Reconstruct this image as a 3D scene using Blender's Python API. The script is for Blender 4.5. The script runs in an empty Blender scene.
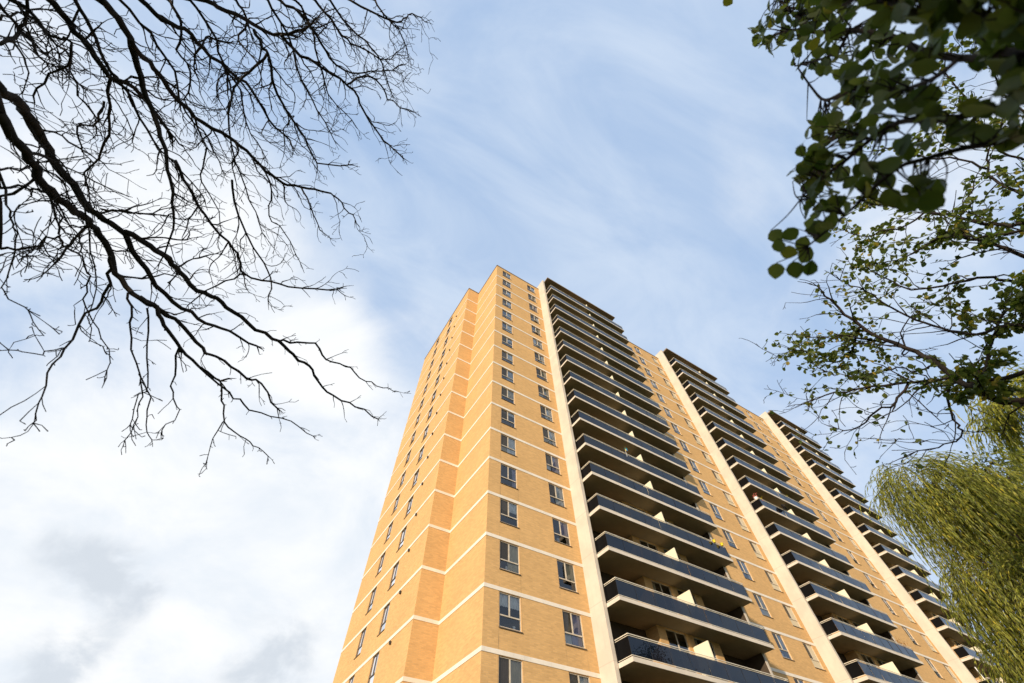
import bpy, math, random
import numpy as np
from mathutils import Vector, Matrix, Euler, noise as mnoise

random.seed(7)
rng = np.random.default_rng(11)
C = bpy.context.scene.collection
scene = bpy.context.scene
R = math.radians

# ------------------------------------------------------------------ camera
CAM_Z = 1.6
FPX = 402.39
cam_d = bpy.data.cameras.new('camera')
cam = bpy.data.objects.new('camera', cam_d)
C.objects.link(cam)
cam.location = (0, 0, CAM_Z)
cam.rotation_euler = Euler((R(146.7745), R(0.8621), R(-32.2083)), 'XYZ')
cam_d.sensor_width = 36.0
cam_d.lens = FPX / 1024 * 36.0
cam_d.clip_start = 0.05
cam_d.clip_end = 6000
cam_d.dof.use_dof = True
cam_d.dof.focus_distance = 28.0
cam_d.dof.aperture_fstop = 2.2
scene.camera = cam
CM = cam.rotation_euler.to_matrix()


def ray(px, py):
    v = CM @ Vector((px - 512.0, 341.5 - py, -FPX))
    return v.normalized()


def at(px, py, dist):
    return Vector((0, 0, CAM_Z)) + ray(px, py) * dist


# ------------------------------------------------------------------ light
SUN_AZ = 208.0
SUN_EL = 14.0
sun_dir = Vector((math.cos(R(SUN_AZ)) * math.cos(R(SUN_EL)), math.sin(R(SUN_AZ)) * math.cos(R(SUN_EL)), math.sin(R(SUN_EL))))
sun_d = bpy.data.lights.new('sun', 'SUN')
sun_d.energy = 3.6
sun_d.angle = R(0.6)
sun_d.color = (1.0, 0.85, 0.67)
sun = bpy.data.objects.new('sun', sun_d)
C.objects.link(sun)
sun.rotation_euler = sun_dir.to_track_quat('Z', 'Y').to_euler()

scene.view_settings.view_transform = 'Standard'
scene.view_settings.look = 'None'
scene.view_settings.gamma = 1
scene.view_settings.exposure = 0.55
scene.render.engine = 'CYCLES'
scene.cycles.max_bounces = 6
scene.cycles.diffuse_bounces = 3
scene.cycles.glossy_bounces = 3
scene.cycles.transparent_max_bounces = 10
scene.cycles.transmission_bounces = 3
scene.cycles.use_denoising = True

world = bpy.data.worlds.new('World')
scene.world = world
world.use_nodes = True
WN = world.node_tree.nodes
WL = world.node_tree.links
WN.clear()


class G:
    """small helper round a node tree"""

    def __init__(self, tree):
        self.t = tree

    def n(self, kind, **kw):
        nd = self.t.nodes.new(kind)
        for k, v in kw.items():
            setattr(nd, k, v)
        return nd

    def put(self, sock, v):
        if isinstance(v, bpy.types.NodeSocket):
            self.t.links.new(v, sock)
        elif v is not None:
            sock.default_value = v

    def math(self, op, a, b=None, c=None, clamp=False):
        nd = self.n('ShaderNodeMath', operation=op, use_clamp=clamp)
        for i, v in enumerate((a, b, c)):
            self.put(nd.inputs[i], v)
        return nd.outputs[0]

    def vmath(self, op, a, b=None):
        nd = self.n('ShaderNodeVectorMath', operation=op)
        self.put(nd.inputs[0], a)
        if b is not None:
            self.put(nd.inputs[1], b)
        return nd.outputs['Value'] if op in ('DOT_PRODUCT', 'LENGTH') else nd.outputs[0]

    def noise(self, vec, scale, detail=6, rough=0.55, dist=0.0, lac=2.0):
        nd = self.n('ShaderNodeTexNoise')
        self.put(nd.inputs['Vector'], vec)
        nd.inputs['Scale'].default_value = scale
        nd.inputs['Detail'].default_value = detail
        nd.inputs['Roughness'].default_value = rough
        nd.inputs['Distortion'].default_value = dist
        nd.inputs['Lacunarity'].default_value = lac
        return nd.outputs['Fac']

    def ramp(self, fac, lo, hi, a=0.0, b=1.0, smooth=True):
        nd = self.n('ShaderNodeMapRange', interpolation_type='SMOOTHSTEP' if smooth else 'LINEAR')
        self.put(nd.inputs[0], fac)
        for i, v in enumerate((lo, hi, a, b)):
            nd.inputs[i + 1].default_value = v
        return nd.outputs[0]

    def mix(self, fac, a, b, blend='MIX'):
        nd = self.n('ShaderNodeMix', data_type='RGBA', blend_type=blend)
        self.put(nd.inputs[0], fac)
        for s, v in ((nd.inputs[6], a), (nd.inputs[7], b)):
            if isinstance(v, (tuple, list)) and len(v) == 3:
                v = (*v, 1)
            self.put(s, v)
        return nd.outputs[2]


def build_sky():
    g = G(world.node_tree)
    out = g.n('ShaderNodeOutputWorld')
    bg = g.n('ShaderNodeBackground')
    bg.inputs['Strength'].default_value = 0.1
    sky = g.n('ShaderNodeTexSky', sky_type='NISHITA')
    sky.sun_disc = False
    sky.sun_elevation = R(SUN_EL)
    sky.sun_rotation = R(90 - SUN_AZ)
    sky.air_density = 1.0
    sky.dust_density = 0.6
    sky.ozone_density = 1.5
    tc = g.n('ShaderNodeTexCoord')
    d = g.vmath('NORMALIZE', tc.outputs['Generated'])
    sep = g.n('ShaderNodeSeparateXYZ')
    g.put(sep.inputs[0], d)
    z = g.math('ADD', g.math('MAXIMUM', sep.outputs[2], 0.0), 0.38)
    comb = g.n('ShaderNodeCombineXYZ')
    g.put(comb.inputs[0], g.math('DIVIDE', sep.outputs[0], z))
    g.put(comb.inputs[1], g.math('DIVIDE', sep.outputs[1], z))
    comb.inputs[2].default_value = 0.37
    p = comb.outputs[0]

    def blob(px, py, rad_px, amp):
        c = ray(px, py)
        e = ray(px + rad_px, py)
        k = 1.0 - c.dot(e)
        dd = g.math('SUBTRACT', 1.0, g.vmath('DOT_PRODUCT', d, tuple(c)))
        return g.math('MULTIPLY', g.math('EXPONENT', g.math('MULTIPLY', dd, -1.0 / k)), amp)

    def total(lst):
        s = None
        for b in lst:
            v = blob(*b)
            s = v if s is None else g.math('ADD', s, v)
        return s

    # the lie of the clouds over the town: heaped white cumulus to the west and north, thin veils overhead
    dense = total([(225, 225, 90, 0.34), (330, 330, 70, 0.36), (150, 520, 190, 0.30), (60, 640, 160, 0.34), (300, 560, 130, 0.30), (90, 90, 150, 0.16), (30, 230, 120, 0.14),
                   (395, 450, 50, 0.22), (20, 470, 120, 0.22), (300, 660, 110, 0.30), (430, 330, 40, 0.08), (880, 240, 120, 0.16), (880, 450, 90, 0.20), (980, 130, 90, 0.14),
                   (740, 215, 40, 0.10), (560, 640, 200, 0.15), (615, 90, 40, 0.06), (400, 90, 70, 0.06),
                   (330, 285, 26, -0.10), (385, 300, 26, -0.18), (405, 350, 26, -0.10), (345, 395, 40, 0.10), (60, 345, 70, 0.08), (560, 200, 140, -0.20), (640, 90, 90, -0.10), (740, 160, 90, 0.06), (700, 280, 80, 0.06)])
    # broken bright cloud added unseen behind the viewpoint, as fill light on the walls
    for (az, el, wid, amp) in ((205, 22, 38, 0.30), (250, 40, 34, 0.26), (285, 22, 24, 0.18)):
        c = (math.cos(R(az)) * math.cos(R(el)), math.sin(R(az)) * math.cos(R(el)), math.sin(R(el)))
        dd = g.math('SUBTRACT', 1.0, g.vmath('DOT_PRODUCT', d, c))
        dense = g.math('ADD', dense, g.math('MULTIPLY', g.math('EXPONENT', g.math('MULTIPLY', dd, -1.0 / (1 - math.cos(R(wid))))), amp))
    n1 = g.noise(p, 2.6, 10, 0.60, 0.30)
    n2 = g.noise(p, 9.0, 8, 0.60, 0.2)
    f = g.math('ADD', dense, g.math('ADD', g.math('MULTIPLY', n1, 0.60), g.math('MULTIPLY', n2, 0.10)))
    cl = g.ramp(f, 0.36, 0.80)
    # high thin veil, drawn out in streaks
    mp = g.n('ShaderNodeMapping')
    g.put(mp.inputs[0], p)
    mp.inputs['Rotation'].default_value = (0, 0, R(35))
    mp.inputs['Scale'].default_value = (1.0, 2.2, 1)
    veil = g.ramp(g.noise(mp.outputs[0], 2.4, 8, 0.58, 0.7), 0.28, 0.76, 0.0, 0.62)
    # grey undersides
    grey = total([(112, 570, 40, 0.95), (150, 592, 26, 0.7), (60, 545, 36, 0.45), (60, 668, 52, 0.80), (270, 668, 46, 0.80), (240, 590, 60, 0.20), (330, 590, 50, 0.25), (30, 600, 60, 0.1)])
    gn = g.noise(p, 6.0, 9, 0.60, 0.3)
    gm = g.ramp(g.math('MULTIPLY', grey, g.math('ADD', g.math('MULTIPLY', gn, 3.2), -0.80)), 0.14, 0.80)
    blue = g.mix(1.0, sky.outputs[0], (1.15, 1.15, 1.15), 'MULTIPLY')
    hazed = g.mix(0.82, blue, (3.25, 4.42, 6.35))
    s1 = g.mix(veil, hazed, (5.2, 5.85, 6.7))
    white = g.mix(g.ramp(n1, 0.32, 0.66), (5.6, 6.05, 6.6), (6.95, 7.05, 7.15))
    s2 = g.mix(cl, s1, white)
    s3 = g.mix(g.math('MULTIPLY', gm, 0.95), s2, (4.7, 5.1, 5.6))
    # below the horizon the far land is a dull grey green
    low = g.ramp(sep.outputs[2], -0.03, 0.02)
    s4 = g.mix(low, (1.2, 1.3, 1.1), s3)
    g.put(bg.inputs['Color'], s4)
    g.t.links.new(bg.outputs[0], out.inputs[0])


build_sky()

# ------------------------------------------------------------------ materials


def new_mat(name):
    m = bpy.data.materials.new(name)
    m.use_nodes = True
    nt = m.node_tree
    nt.nodes.clear()
    g = G(nt)
    out = g.n('ShaderNodeOutputMaterial')
    return m, g, out


def principled(g, color, rough=0.7, spec=0.3, metal=0.0):
    b = g.n('ShaderNodeBsdfPrincipled')
    if isinstance(color, (tuple, list)):
        color = (*color, 1) if len(color) == 3 else color
    g.put(b.inputs['Base Color'], color)
    g.put(b.inputs['Roughness'], rough)
    b.inputs['Specular IOR Level'].default_value = spec
    b.inputs['Metallic'].default_value = metal
    return b


def bump(g, bsdf, h, strength, dist):
    b = g.n('ShaderNodeBump')
    b.inputs['Strength'].default_value = strength
    b.inputs['Distance'].default_value = dist
    g.put(b.inputs['Height'], h)
    g.put(bsdf.inputs['Normal'], b.outputs[0])


def plain(name, col, rough=0.6, spec=0.3, var=0.12, scale=3.0, metal=0.0):
    m, g, out = new_mat(name)
    tc = g.n('ShaderNodeTexCoord')
    f = g.ramp(g.noise(tc.outputs['Object'], scale, 5), 0.3, 0.7)
    c = g.mix(f, tuple(x * (1 - var) for x in col), tuple(min(1, x * (1 + var)) for x in col))
    b = principled(g, c, rough, spec, metal)
    g.t.links.new(b.outputs[0], out.inputs[0])
    return m


BRICK = (0.605, 0.362, 0.144)


def brick_mat(name='brick'):
    m, g, out = new_mat(name)
    uv = g.n('ShaderNodeUVMap')
    br = g.n('ShaderNodeTexBrick')
    g.put(br.inputs['Vector'], uv.outputs[0])
    br.inputs['Scale'].default_value = 1.0
    br.inputs['Brick Width'].default_value = 0.25
    br.inputs['Row Height'].default_value = 0.075
    br.inputs['Mortar Size'].default_value = 0.009
    br.inputs['Mortar Smooth'].default_value = 0.3
    br.inputs['Bias'].default_value = 0.0
    br.inputs['Color1'].default_value = tuple(x * 0.90 for x in BRICK) + (1,)
    br.inputs['Color2'].default_value = tuple(min(1, x * 1.10) for x in BRICK) + (1,)
    br.inputs['Mortar'].default_value = (0.56, 0.36, 0.18, 1)
    # uneven firing, row by row and in large soft patches
    mp = g.n('ShaderNodeMapping')
    g.put(mp.inputs[0], uv.outputs[0])
    mp.inputs['Scale'].default_value = (0.5, 5.0, 1)
    n1 = g.ramp(g.noise(mp.outputs[0], 1.3, 6, 0.65), 0.25, 0.75, 0.97, 1.03)
    n2 = g.ramp(g.noise(uv.outputs[0], 0.35, 5, 0.6), 0.3, 0.7, 0.95, 1.04)
    c = g.mix(1.0, br.outputs['Color'], g.math('MULTIPLY', n1, n2), 'MULTIPLY')
    # thin dark runs washed down the wall
    mp2 = g.n('ShaderNodeMapping')
    g.put(mp2.inputs[0], uv.outputs[0])
    mp2.inputs['Scale'].default_value = (5.0, 0.16, 1)
    st = g.ramp(g.noise(mp2.outputs[0], 1.0, 5, 0.6), 0.62, 0.82, 0.0, 0.16)
    c = g.mix(st, c, (0.33, 0.20, 0.10))
    su = g.n('ShaderNodeSeparateXYZ')
    g.put(su.inputs[0], uv.outputs[0])
    wob = g.math('MULTIPLY', g.math('SUBTRACT', g.noise(uv.outputs[0], 1.2, 3), 0.5), 0.03)
    drip = None
    for u0, wgt in ((11.25, 1.0), (12.60, 0.5), (15.20, 0.35), (16.54, 0.25)):
        dd = g.math('ABSOLUTE', g.math('SUBTRACT', g.math('ADD', su.outputs[0], wob), u0))
        v = g.ramp(dd, 0.012, 0.05, wgt, 0.0)
        drip = v if drip is None else g.math('ADD', drip, v)
    mp3 = g.n('ShaderNodeMapping')
    g.put(mp3.inputs[0], uv.outputs[0])
    mp3.inputs['Scale'].default_value = (0.6, 0.55, 1)
    drip = g.math('MULTIPLY', drip, g.ramp(g.noise(mp3.outputs[0], 1.0, 4, 0.6), 0.42, 0.62, 0.0, 0.55))
    c = g.mix(drip, c, (0.22, 0.14, 0.08))
    b = principled(g, c, 0.85, 0.15)
    bump(g, b, br.outputs['Fac'], 0.35, -0.006)
    g.t.links.new(b.outputs[0], out.inputs[0])
    return m


def painted_concrete(name, col, streak=0.25, joints=False):
    m, g, out = new_mat(name)
    tc = g.n('ShaderNodeTexCoord')
    o = tc.outputs['Object']
    n1 = g.ramp(g.noise(o, 0.8, 7, 0.6), 0.3, 0.7, 0.90, 1.05)
    mp = g.n('ShaderNodeMapping')
    g.put(mp.inputs[0], o)
    mp.inputs['Scale'].default_value = (6, 6, 0.25)
    st = g.ramp(g.noise(mp.outputs[0], 1.0, 5, 0.6), 0.52, 0.78, 0.0, streak)
    c = g.mix(1.0, col, n1, 'MULTIPLY')
    c = g.mix(st, c, tuple(x * 0.55 for x in col))
    if joints:   # casting joints, one a storey
        sz = g.n('ShaderNodeSeparateXYZ')
        g.put(sz.inputs[0], o)
        fz = g.math('FRACT', g.math('DIVIDE', sz.outputs[2], 2.725))
        c = g.mix(g.ramp(g.math('ABSOLUTE', g.math('SUBTRACT', fz, 0.5)), 0.002, 0.012, 0.35, 0.0), c, tuple(x * 0.5 for x in col))
    b = principled(g, c, 0.75, 0.2)
    bump(g, b, g.noise(o, 60, 3), 0.15, 0.004)
    g.t.links.new(b.outputs[0], out.inputs[0])
    return m


def glass_mat(name, tint, body, body_amt, rough=0.02, boost=1.0, power=1.0):
    """clear or tinted glass: part see-through tint, part body colour, and a mirror that grows towards grazing view"""
    m, g, out = new_mat(name)
    tr = g.n('ShaderNodeBsdfTransparent')
    tr.inputs[0].default_value = (*tint, 1)
    df = g.n('ShaderNodeBsdfDiffuse')
    df.inputs[0].default_value = (*body, 1)
    m1 = g.n('ShaderNodeMixShader')
    m1.inputs[0].default_value = body_amt
    g.t.links.new(tr.outputs[0], m1.inputs[1])
    g.t.links.new(df.outputs[0], m1.inputs[2])
    gl = g.n('ShaderNodeBsdfGlossy')
    gl.inputs['Roughness'].default_value = rough
    gl.inputs[0].default_value = (0.95, 0.97, 1.0, 1)
    tc = g.n('ShaderNodeTexCoord')
    bp = g.n('ShaderNodeBump')
    bp.inputs['Strength'].default_value = 0.04
    bp.inputs['Distance'].default_value = 0.02
    g.put(bp.inputs['Height'], g.noise(tc.outputs['Object'], 1.1, 2))
    g.t.links.new(bp.outputs[0], gl.inputs['Normal'])
    fr = g.n('ShaderNodeFresnel')
    fr.inputs[0].default_value = 1.5
    fac = g.math('MULTIPLY', g.math('POWER', fr.outputs[0], power), boost, clamp=True)
    m2 = g.n('ShaderNodeMixShader')
    g.put(m2.inputs[0], fac)
    g.t.links.new(m1.outputs[0], m2.inputs[1])
    g.t.links.new(gl.outputs[0], m2.inputs[2])
    g.t.links.new(m2.outputs[0], out.inputs[0])
    return m


def bark_mat(name, col):
    m, g, out = new_mat(name)
    tc = g.n('ShaderNodeTexCoord')
    n = g.noise(tc.outputs['Object'], 22, 6, 0.65)
    c = g.mix(g.ramp(n, 0.3, 0.7), tuple(x * 0.6 for x in col), tuple(x * 1.35 for x in col))
    b = principled(g, c, 0.9, 0.1)
    bump(g, b, n, 0.5, 0.01)
    g.t.links.new(b.outputs[0], out.inputs[0])
    return m


def leaf_mat(name, a, b_, c_=None, trans=0.35, c_amt=0.0):
    """leaf colours differ leaf by leaf through the 'tint' attribute; thin leaves let some light through"""
    m, g, out = new_mat(name)
    at_ = g.n('ShaderNodeAttribute', attribute_name='tint')
    sp = g.n('ShaderNodeSeparateColor')
    g.put(sp.inputs[0], at_.outputs['Color'])
    c = g.mix(sp.outputs[0], a, b_)
    if c_:
        c = g.mix(g.ramp(sp.outputs[1], 1 - c_amt - 0.04, 1 - c_amt + 0.04), c, c_)
    bs = principled(g, c, 0.5, 0.35)
    tl = g.n('ShaderNodeBsdfTranslucent')
    g.put(tl.inputs[0], g.mix(1.0, c, (1.5, 1.55, 0.7), 'MULTIPLY'))
    mx = g.n('ShaderNodeMixShader')
    mx.inputs[0].default_value = trans
    g.t.links.new(bs.outputs[0], mx.inputs[1])
    g.t.links.new(tl.outputs[0], mx.inputs[2])
    g.t.links.new(mx.outputs[0], out.inputs[0])
    return m


def ground_mat():
    m, g, out = new_mat('lawn_grass')
    tc = g.n('ShaderNodeTexCoord')
    o = tc.outputs['Object']
    n = g.noise(o, 0.25, 8, 0.65)
    n2 = g.noise(o, 14, 5, 0.6)
    c = g.mix(g.ramp(n, 0.3, 0.7), (0.045, 0.075, 0.02), (0.10, 0.115, 0.035))
    c = g.mix(g.ramp(n2, 0.55, 0.8, 0, 0.6), c, (0.16, 0.12, 0.05))
    b = principled(g, c, 0.95, 0.1)
    bump(g, b, n2, 0.6, 0.05)
    g.t.links.new(b.outputs[0], out.inputs[0])
    return m


M = {}
M['brick'] = brick_mat()
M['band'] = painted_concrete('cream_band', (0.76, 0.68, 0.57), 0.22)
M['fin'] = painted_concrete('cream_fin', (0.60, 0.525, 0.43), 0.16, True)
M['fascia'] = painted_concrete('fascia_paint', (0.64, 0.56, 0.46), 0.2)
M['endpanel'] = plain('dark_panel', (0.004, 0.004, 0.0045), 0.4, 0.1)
M['slab'] = painted_concrete('slab_brown', (0.29, 0.23, 0.155), 0.25)  # even brown on every face, darker than the fascia
M['roofslab'] = painted_concrete('roof_slab', (0.25, 0.19, 0.135), 0.3)
M['coping'] = plain('coping_metal', (0.20, 0.14, 0.09), 0.5, 0.4)
M['rail'] = plain('rail_paint', (0.72, 0.64, 0.50), 0.5, 0.4)
M['partition'] = painted_concrete('partition_paint', (0.80, 0.72, 0.52), 0.15)
M['bglass'] = glass_mat('tinted_glass', (0.06, 0.065, 0.075), (0.004, 0.007, 0.015), 0.85, 0.0, 1.22, 1.1)
M['back'] = plain('shade_brown_wall', (0.075, 0.055, 0.038), 0.8, 0.15)  # recess shade put into the wall colour
M['frame_dark'] = plain('bronze_frame', (0.10, 0.08, 0.065), 0.45, 0.4)
M['blind_glass'] = glass_mat('blind_glass', (0.8, 0.7, 0.5), (0.66, 0.56, 0.38), 0.85, 0.05, 0.45)
M['seam'] = plain('dark_seam', (0.03, 0.03, 0.035), 0.5, 0.3)
M['frame'] = plain('window_frame', (0.55, 0.47, 0.36), 0.45, 0.4)
M['sill'] = plain('sill', (0.10, 0.075, 0.05), 0.6, 0.3)
M['pane'] = glass_mat('window_glass', (0.88, 0.90, 0.92), (0.02, 0.025, 0.03), 0.03, 0.015, 1.7)
M['screen'] = glass_mat('screen_glass', (0.32, 0.31, 0.30), (0.10, 0.085, 0.06), 0.35, 0.05, 0.7)
M['interior'] = plain('dark_room', (0.05, 0.045, 0.04), 0.9, 0.1)
M['curtain_white'] = plain('curtain_white', (0.82, 0.81, 0.78), 0.9, 0.1)
M['curtain_cream'] = plain('curtain_cream', (0.66, 0.56, 0.38), 0.9, 0.1)
M['curtain_grey'] = plain('curtain_grey', (0.55, 0.57, 0.60), 0.9, 0.1)
M['curtain_violet'] = plain('curtain_violet', (0.52, 0.47, 0.58), 0.9, 0.1)
M['curtain_brown'] = plain('curtain_brown', (0.22, 0.15, 0.10), 0.9, 0.1)
M['roof'] = plain('roof_gravel', (0.22, 0.20, 0.18), 0.95, 0.1)
M['vent'] = plain('vent_dark', (0.06, 0.045, 0.035), 0.7, 0.2)
M['bark_dark'] = bark_mat('bark_dark', (0.030, 0.023, 0.018))
M['bark'] = bark_mat('bark', (0.055, 0.042, 0.032))
M['leaf_near'] = leaf_mat('leaf_near', (0.036, 0.060, 0.012), (0.105, 0.125, 0.034), (0.20, 0.17, 0.02), 0.42, 0.02)
M['leaf_mid'] = leaf_mat('leaf_mid', (0.055, 0.085, 0.018), (0.150, 0.170, 0.045), (0.34, 0.25, 0.04), 0.42, 0.06)
M['leaf_willow'] = leaf_mat('leaf_willow', (0.115, 0.150, 0.022), (0.46, 0.44, 0.070), (0.72, 0.54, 0.05), 0.48, 0.11)
M['leaf_dark'] = leaf_mat('leaf_dark', (0.025, 0.045, 0.014), (0.06, 0.085, 0.028), None, 0.25)
M['lawn'] = ground_mat()
M['paving'] = plain('paving', (0.30, 0.28, 0.25), 0.9, 0.15, 0.15, 1.5)

# ------------------------------------------------------------------ mesh helpers


class MB:
    def __init__(self):
        self.v, self.f, self.uv, self.mi, self.tint = [], [], [], [], []

    def quad(self, a, b, c, d, uvs=None, mi=0):
        i = len(self.v)
        self.v += [tuple(a), tuple(b), tuple(c), tuple(d)]
        self.f.append((i, i + 1, i + 2, i + 3))
        self.uv += uvs or [(0, 0), (1, 0), (1, 1), (0, 1)]
        self.mi.append(mi)

    def poly(self, pts, mi=0):
        i = len(self.v)
        self.v += [tuple(p) for p in pts]
        self.f.append(tuple(range(i, i + len(pts))))
        self.uv += [(0, 0)] * len(pts)
        self.mi.append(mi)

    def box8(self, p, mi=0, drop=()):
        """p: eight corners, bottom loop (0-3) then top loop (4-7)"""
        i = len(self.v)
        self.v += [tuple(q) for q in p]
        fs = [(3, 2, 1, 0), (4, 5, 6, 7), (0, 1, 5, 4), (1, 2, 6, 5), (2, 3, 7, 6), (3, 0, 4, 7)]
        for k, q in enumerate(fs):
            if k in drop:
                continue
            self.f.append(tuple(i + j for j in q))
            self.uv += [(0, 0), (1, 0), (1, 1), (0, 1)]
            self.mi.append(mi)

    def box(self, x0, x1, y0, y1, z0, z1, mi=0):
        self.box8([(x0, y0, z0), (x1, y0, z0), (x1, y1, z0), (x0, y1, z0), (x0, y0, z1), (x1, y0, z1), (x1, y1, z1), (x0, y1, z1)], mi)

    def tube(self, pts, rads, sides=6, mi=0, cap=True):
        n = len(pts)
        if n < 2:
            return
        i0 = len(self.v)
        up = Vector((0.31, 0.17, 0.93))
        prev = None
        for k in range(n):
            t = (pts[min(k + 1, n - 1)] - pts[max(k - 1, 0)])
            if t.length < 1e-9:
                t = Vector((0, 0, 1))
            t.normalize()
            a = (prev if prev is not None else up)
            a = a - t * a.dot(t)
            if a.length < 1e-4:
                a = Vector((1, 0, 0)) - t * t.x
            a.normalize()
            prev = a
            b = t.cross(a)
            for s in range(sides):
                w = 2 * math.pi * s / sides
                self.v.append(tuple(pts[k] + (a * math.cos(w) + b * math.sin(w)) * rads[k]))
        for k in range(n - 1):
            for s in range(sides):
                s2 = (s + 1) % sides
                self.f.append((i0 + k * sides + s, i0 + k * sides + s2, i0 + (k + 1) * sides + s2, i0 + (k + 1) * sides + s))
                self.mi.append(mi)
                self.uv += [(0, 0)] * 4
        if cap:
            self.f.append(tuple(i0 + (n - 1) * sides + s for s in range(sides)))
            self.mi.append(mi)
            self.uv += [(0, 0)] * sides
            self.f.append(tuple(i0 + s for s in reversed(range(sides))))
            self.mi.append(mi)
            self.uv += [(0, 0)] * sides

    def build(self, name, mats, parent=None, smooth=False, use_uv=False, origin=None):
        me = bpy.data.meshes.new(name)
        v = self.v
        if origin is not None:
            ox, oy, oz = origin
            v = [(a - ox, b - oy, c - oz) for a, b, c in v]
        me.from_pydata(v, [], self.f)
        if not isinstance(mats, (list, tuple)):
            mats = [mats]
        for m in mats:
            me.materials.append(m)
        if len(mats) > 1:
            me.polygons.foreach_set('material_index', self.mi)
        if use_uv:
            l = me.uv_layers.new(name='UVMap')
            l.data.foreach_set('uv', [c for p in self.uv for c in p])
        if smooth:
            me.polygons.foreach_set('use_smooth', [True] * len(me.polygons))
        me.update()
        o = bpy.data.objects.new(name, me)
        C.objects.link(o)
        if parent is not None:
            o.parent = parent
            if origin is not None:
                o.location = Vector(origin) - parent_world(parent)
            else:
                o.location = -parent_world(parent)
        elif origin is not None:
            o.location = origin
        return o


def parent_world(p):
    v = Vector((0, 0, 0))
    while p is not None:
        v += p.location
        p = p.parent
    return v


def thing(name, label, cat, loc, group=None):
    o = bpy.data.objects.new(name, None)
    C.objects.link(o)
    o.empty_display_size = 0.2
    o.location = loc
    tag(o, label, cat, group)
    return o


def tag(o, label=None, cat=None, group=None, kind=None):
    if label:
        o['label'] = label
    if cat:
        o['category'] = cat
    if group:
        o['group'] = group
    if kind:
        o['kind'] = kind


# ------------------------------------------------------------------ ground


def build_ground():
    mb = MB()
    rs = [0, 6, 15, 40, 120, 400, 1200, 3000]
    N = 48
    ring = []
    for r in rs:
        ring.append([(r * math.cos(2 * math.pi * k / N), r * math.sin(2 * math.pi * k / N), 0) for k in range(N)])
    for a in range(len(rs) - 1):
        for k in range(N):
            k2 = (k + 1) % N
            if a == 0:
                mb.poly([(0, 0, 0), ring[1][k], ring[1][k2]])
            else:
                mb.quad(ring[a][k], ring[a + 1][k], ring[a + 1][k2], ring[a][k2])
    o = mb.build('lawn', M['lawn'])
    tag(o, kind='structure')
    pv = MB()
    pv.quad((2, 14.2, 0.004), (95, 14.2, 0.004), (95, 15.9, 0.004), (2, 15.9, 0.004))
    o = pv.build('path', M['paving'])
    tag(o, kind='structure')


build_ground()

# ------------------------------------------------------------------ the apartment tower
PITCH = 2.725
ROOF = 51.75 + CAM_Z


def band_z(k):
    return 7.6 + PITCH * k + CAM_Z


K0 = -3
KS = list(range(K0, 16))         # storey k lies between band k and band k+1
YF = 18.80                       # main brick face
XC = 10.36                       # near corner
XL = 8.79                        # end block face
YR = 23.85                       # return
YB = 38.3                        # far end of the end face
XE = 76.27
D_BACK = 0.95
SLAB_Y = 16.60

BAYS = [  # fin x0, slab x0, slab x1, centre
    dict(fin=17.20, x0=17.47, x1=30.25, c=23.95, roof=29.85),
    dict(fin=40.25, x0=40.52, x1=52.30, c=46.75, roof=52.15),
    dict(fin=65.70, x0=65.97, x1=76.30, c=71.30, roof=76.30),
]
tower = thing('apartment_building', 'tall orange brick apartment tower with cream bands and rows of dark glass balconies', 'apartment building', (XC, YF, 0))

RECESS = 0.10
WIN = []       # every window: face, storey, span

# windows along each face, in wall metres
face_windows = {
    'main': [(11.27, 12.56, 'A'), (15.22, 16.50, 'B')],
    'wall2': [(34.85, 36.03, 'C'), (38.52, 39.72, 'D')],
    'wall3': [(60.45, 61.60, 'C'), (64.05, 65.22, 'D')],
    'end': [(28.65, 29.75, 'E'), (32.85, 33.95, 'E')],
}


def wall_strip(mb, P, u0, u1, z0, z1, wins, uoff=0.0, recess=RECESS):
    """brick wall from u0 to u1 with window openings [(ua, ub, za, zb)], revealing brick jambs behind"""
    us = sorted({u0, u1, *[w[0] for w in wins], *[w[1] for w in wins]})
    zs = sorted({z0, z1, *[w[2] for w in wins], *[w[3] for w in wins]})
    for i in range(len(us) - 1):
        for j in range(len(zs) - 1):
            um, zm = (us[i] + us[i + 1]) / 2, (zs[j] + zs[j + 1]) / 2
            if any(w[0] < um < w[1] and w[2] < zm < w[3] for w in wins):
                continue
            a, b, c, d = us[i], us[i + 1], zs[j], zs[j + 1]
            mb.quad(P(a, c, 0), P(b, c, 0), P(b, d, 0), P(a, d, 0), [(a + uoff, c), (b + uoff, c), (b + uoff, d), (a + uoff, d)])
    for ua, ub, za, zb in wins:
        r = -recess
        for (p, q, uvs) in (((ua, za), (ua, zb), None), ((ub, zb), (ub, za), None), ((ua, zb), (ub, zb), None), ((ub, za), (ua, za), None)):
            mb.quad(P(p[0], p[1], 0), P(q[0], q[1], 0), P(q[0], q[1], r), P(p[0], p[1], r),
                    [(p[0] + p[1], p[1]), (q[0] + q[1], q[1]), (q[0] + q[1] + recess, q[1]), (p[0] + p[1] + recess, p[1])])


def Pmain(y):
    return lambda u, z, d: Vector((u, y - d, z))          # faces -Y


def Pend(x):
    return lambda u, z, d: Vector((x - d, u, z))          # faces -X


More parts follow.
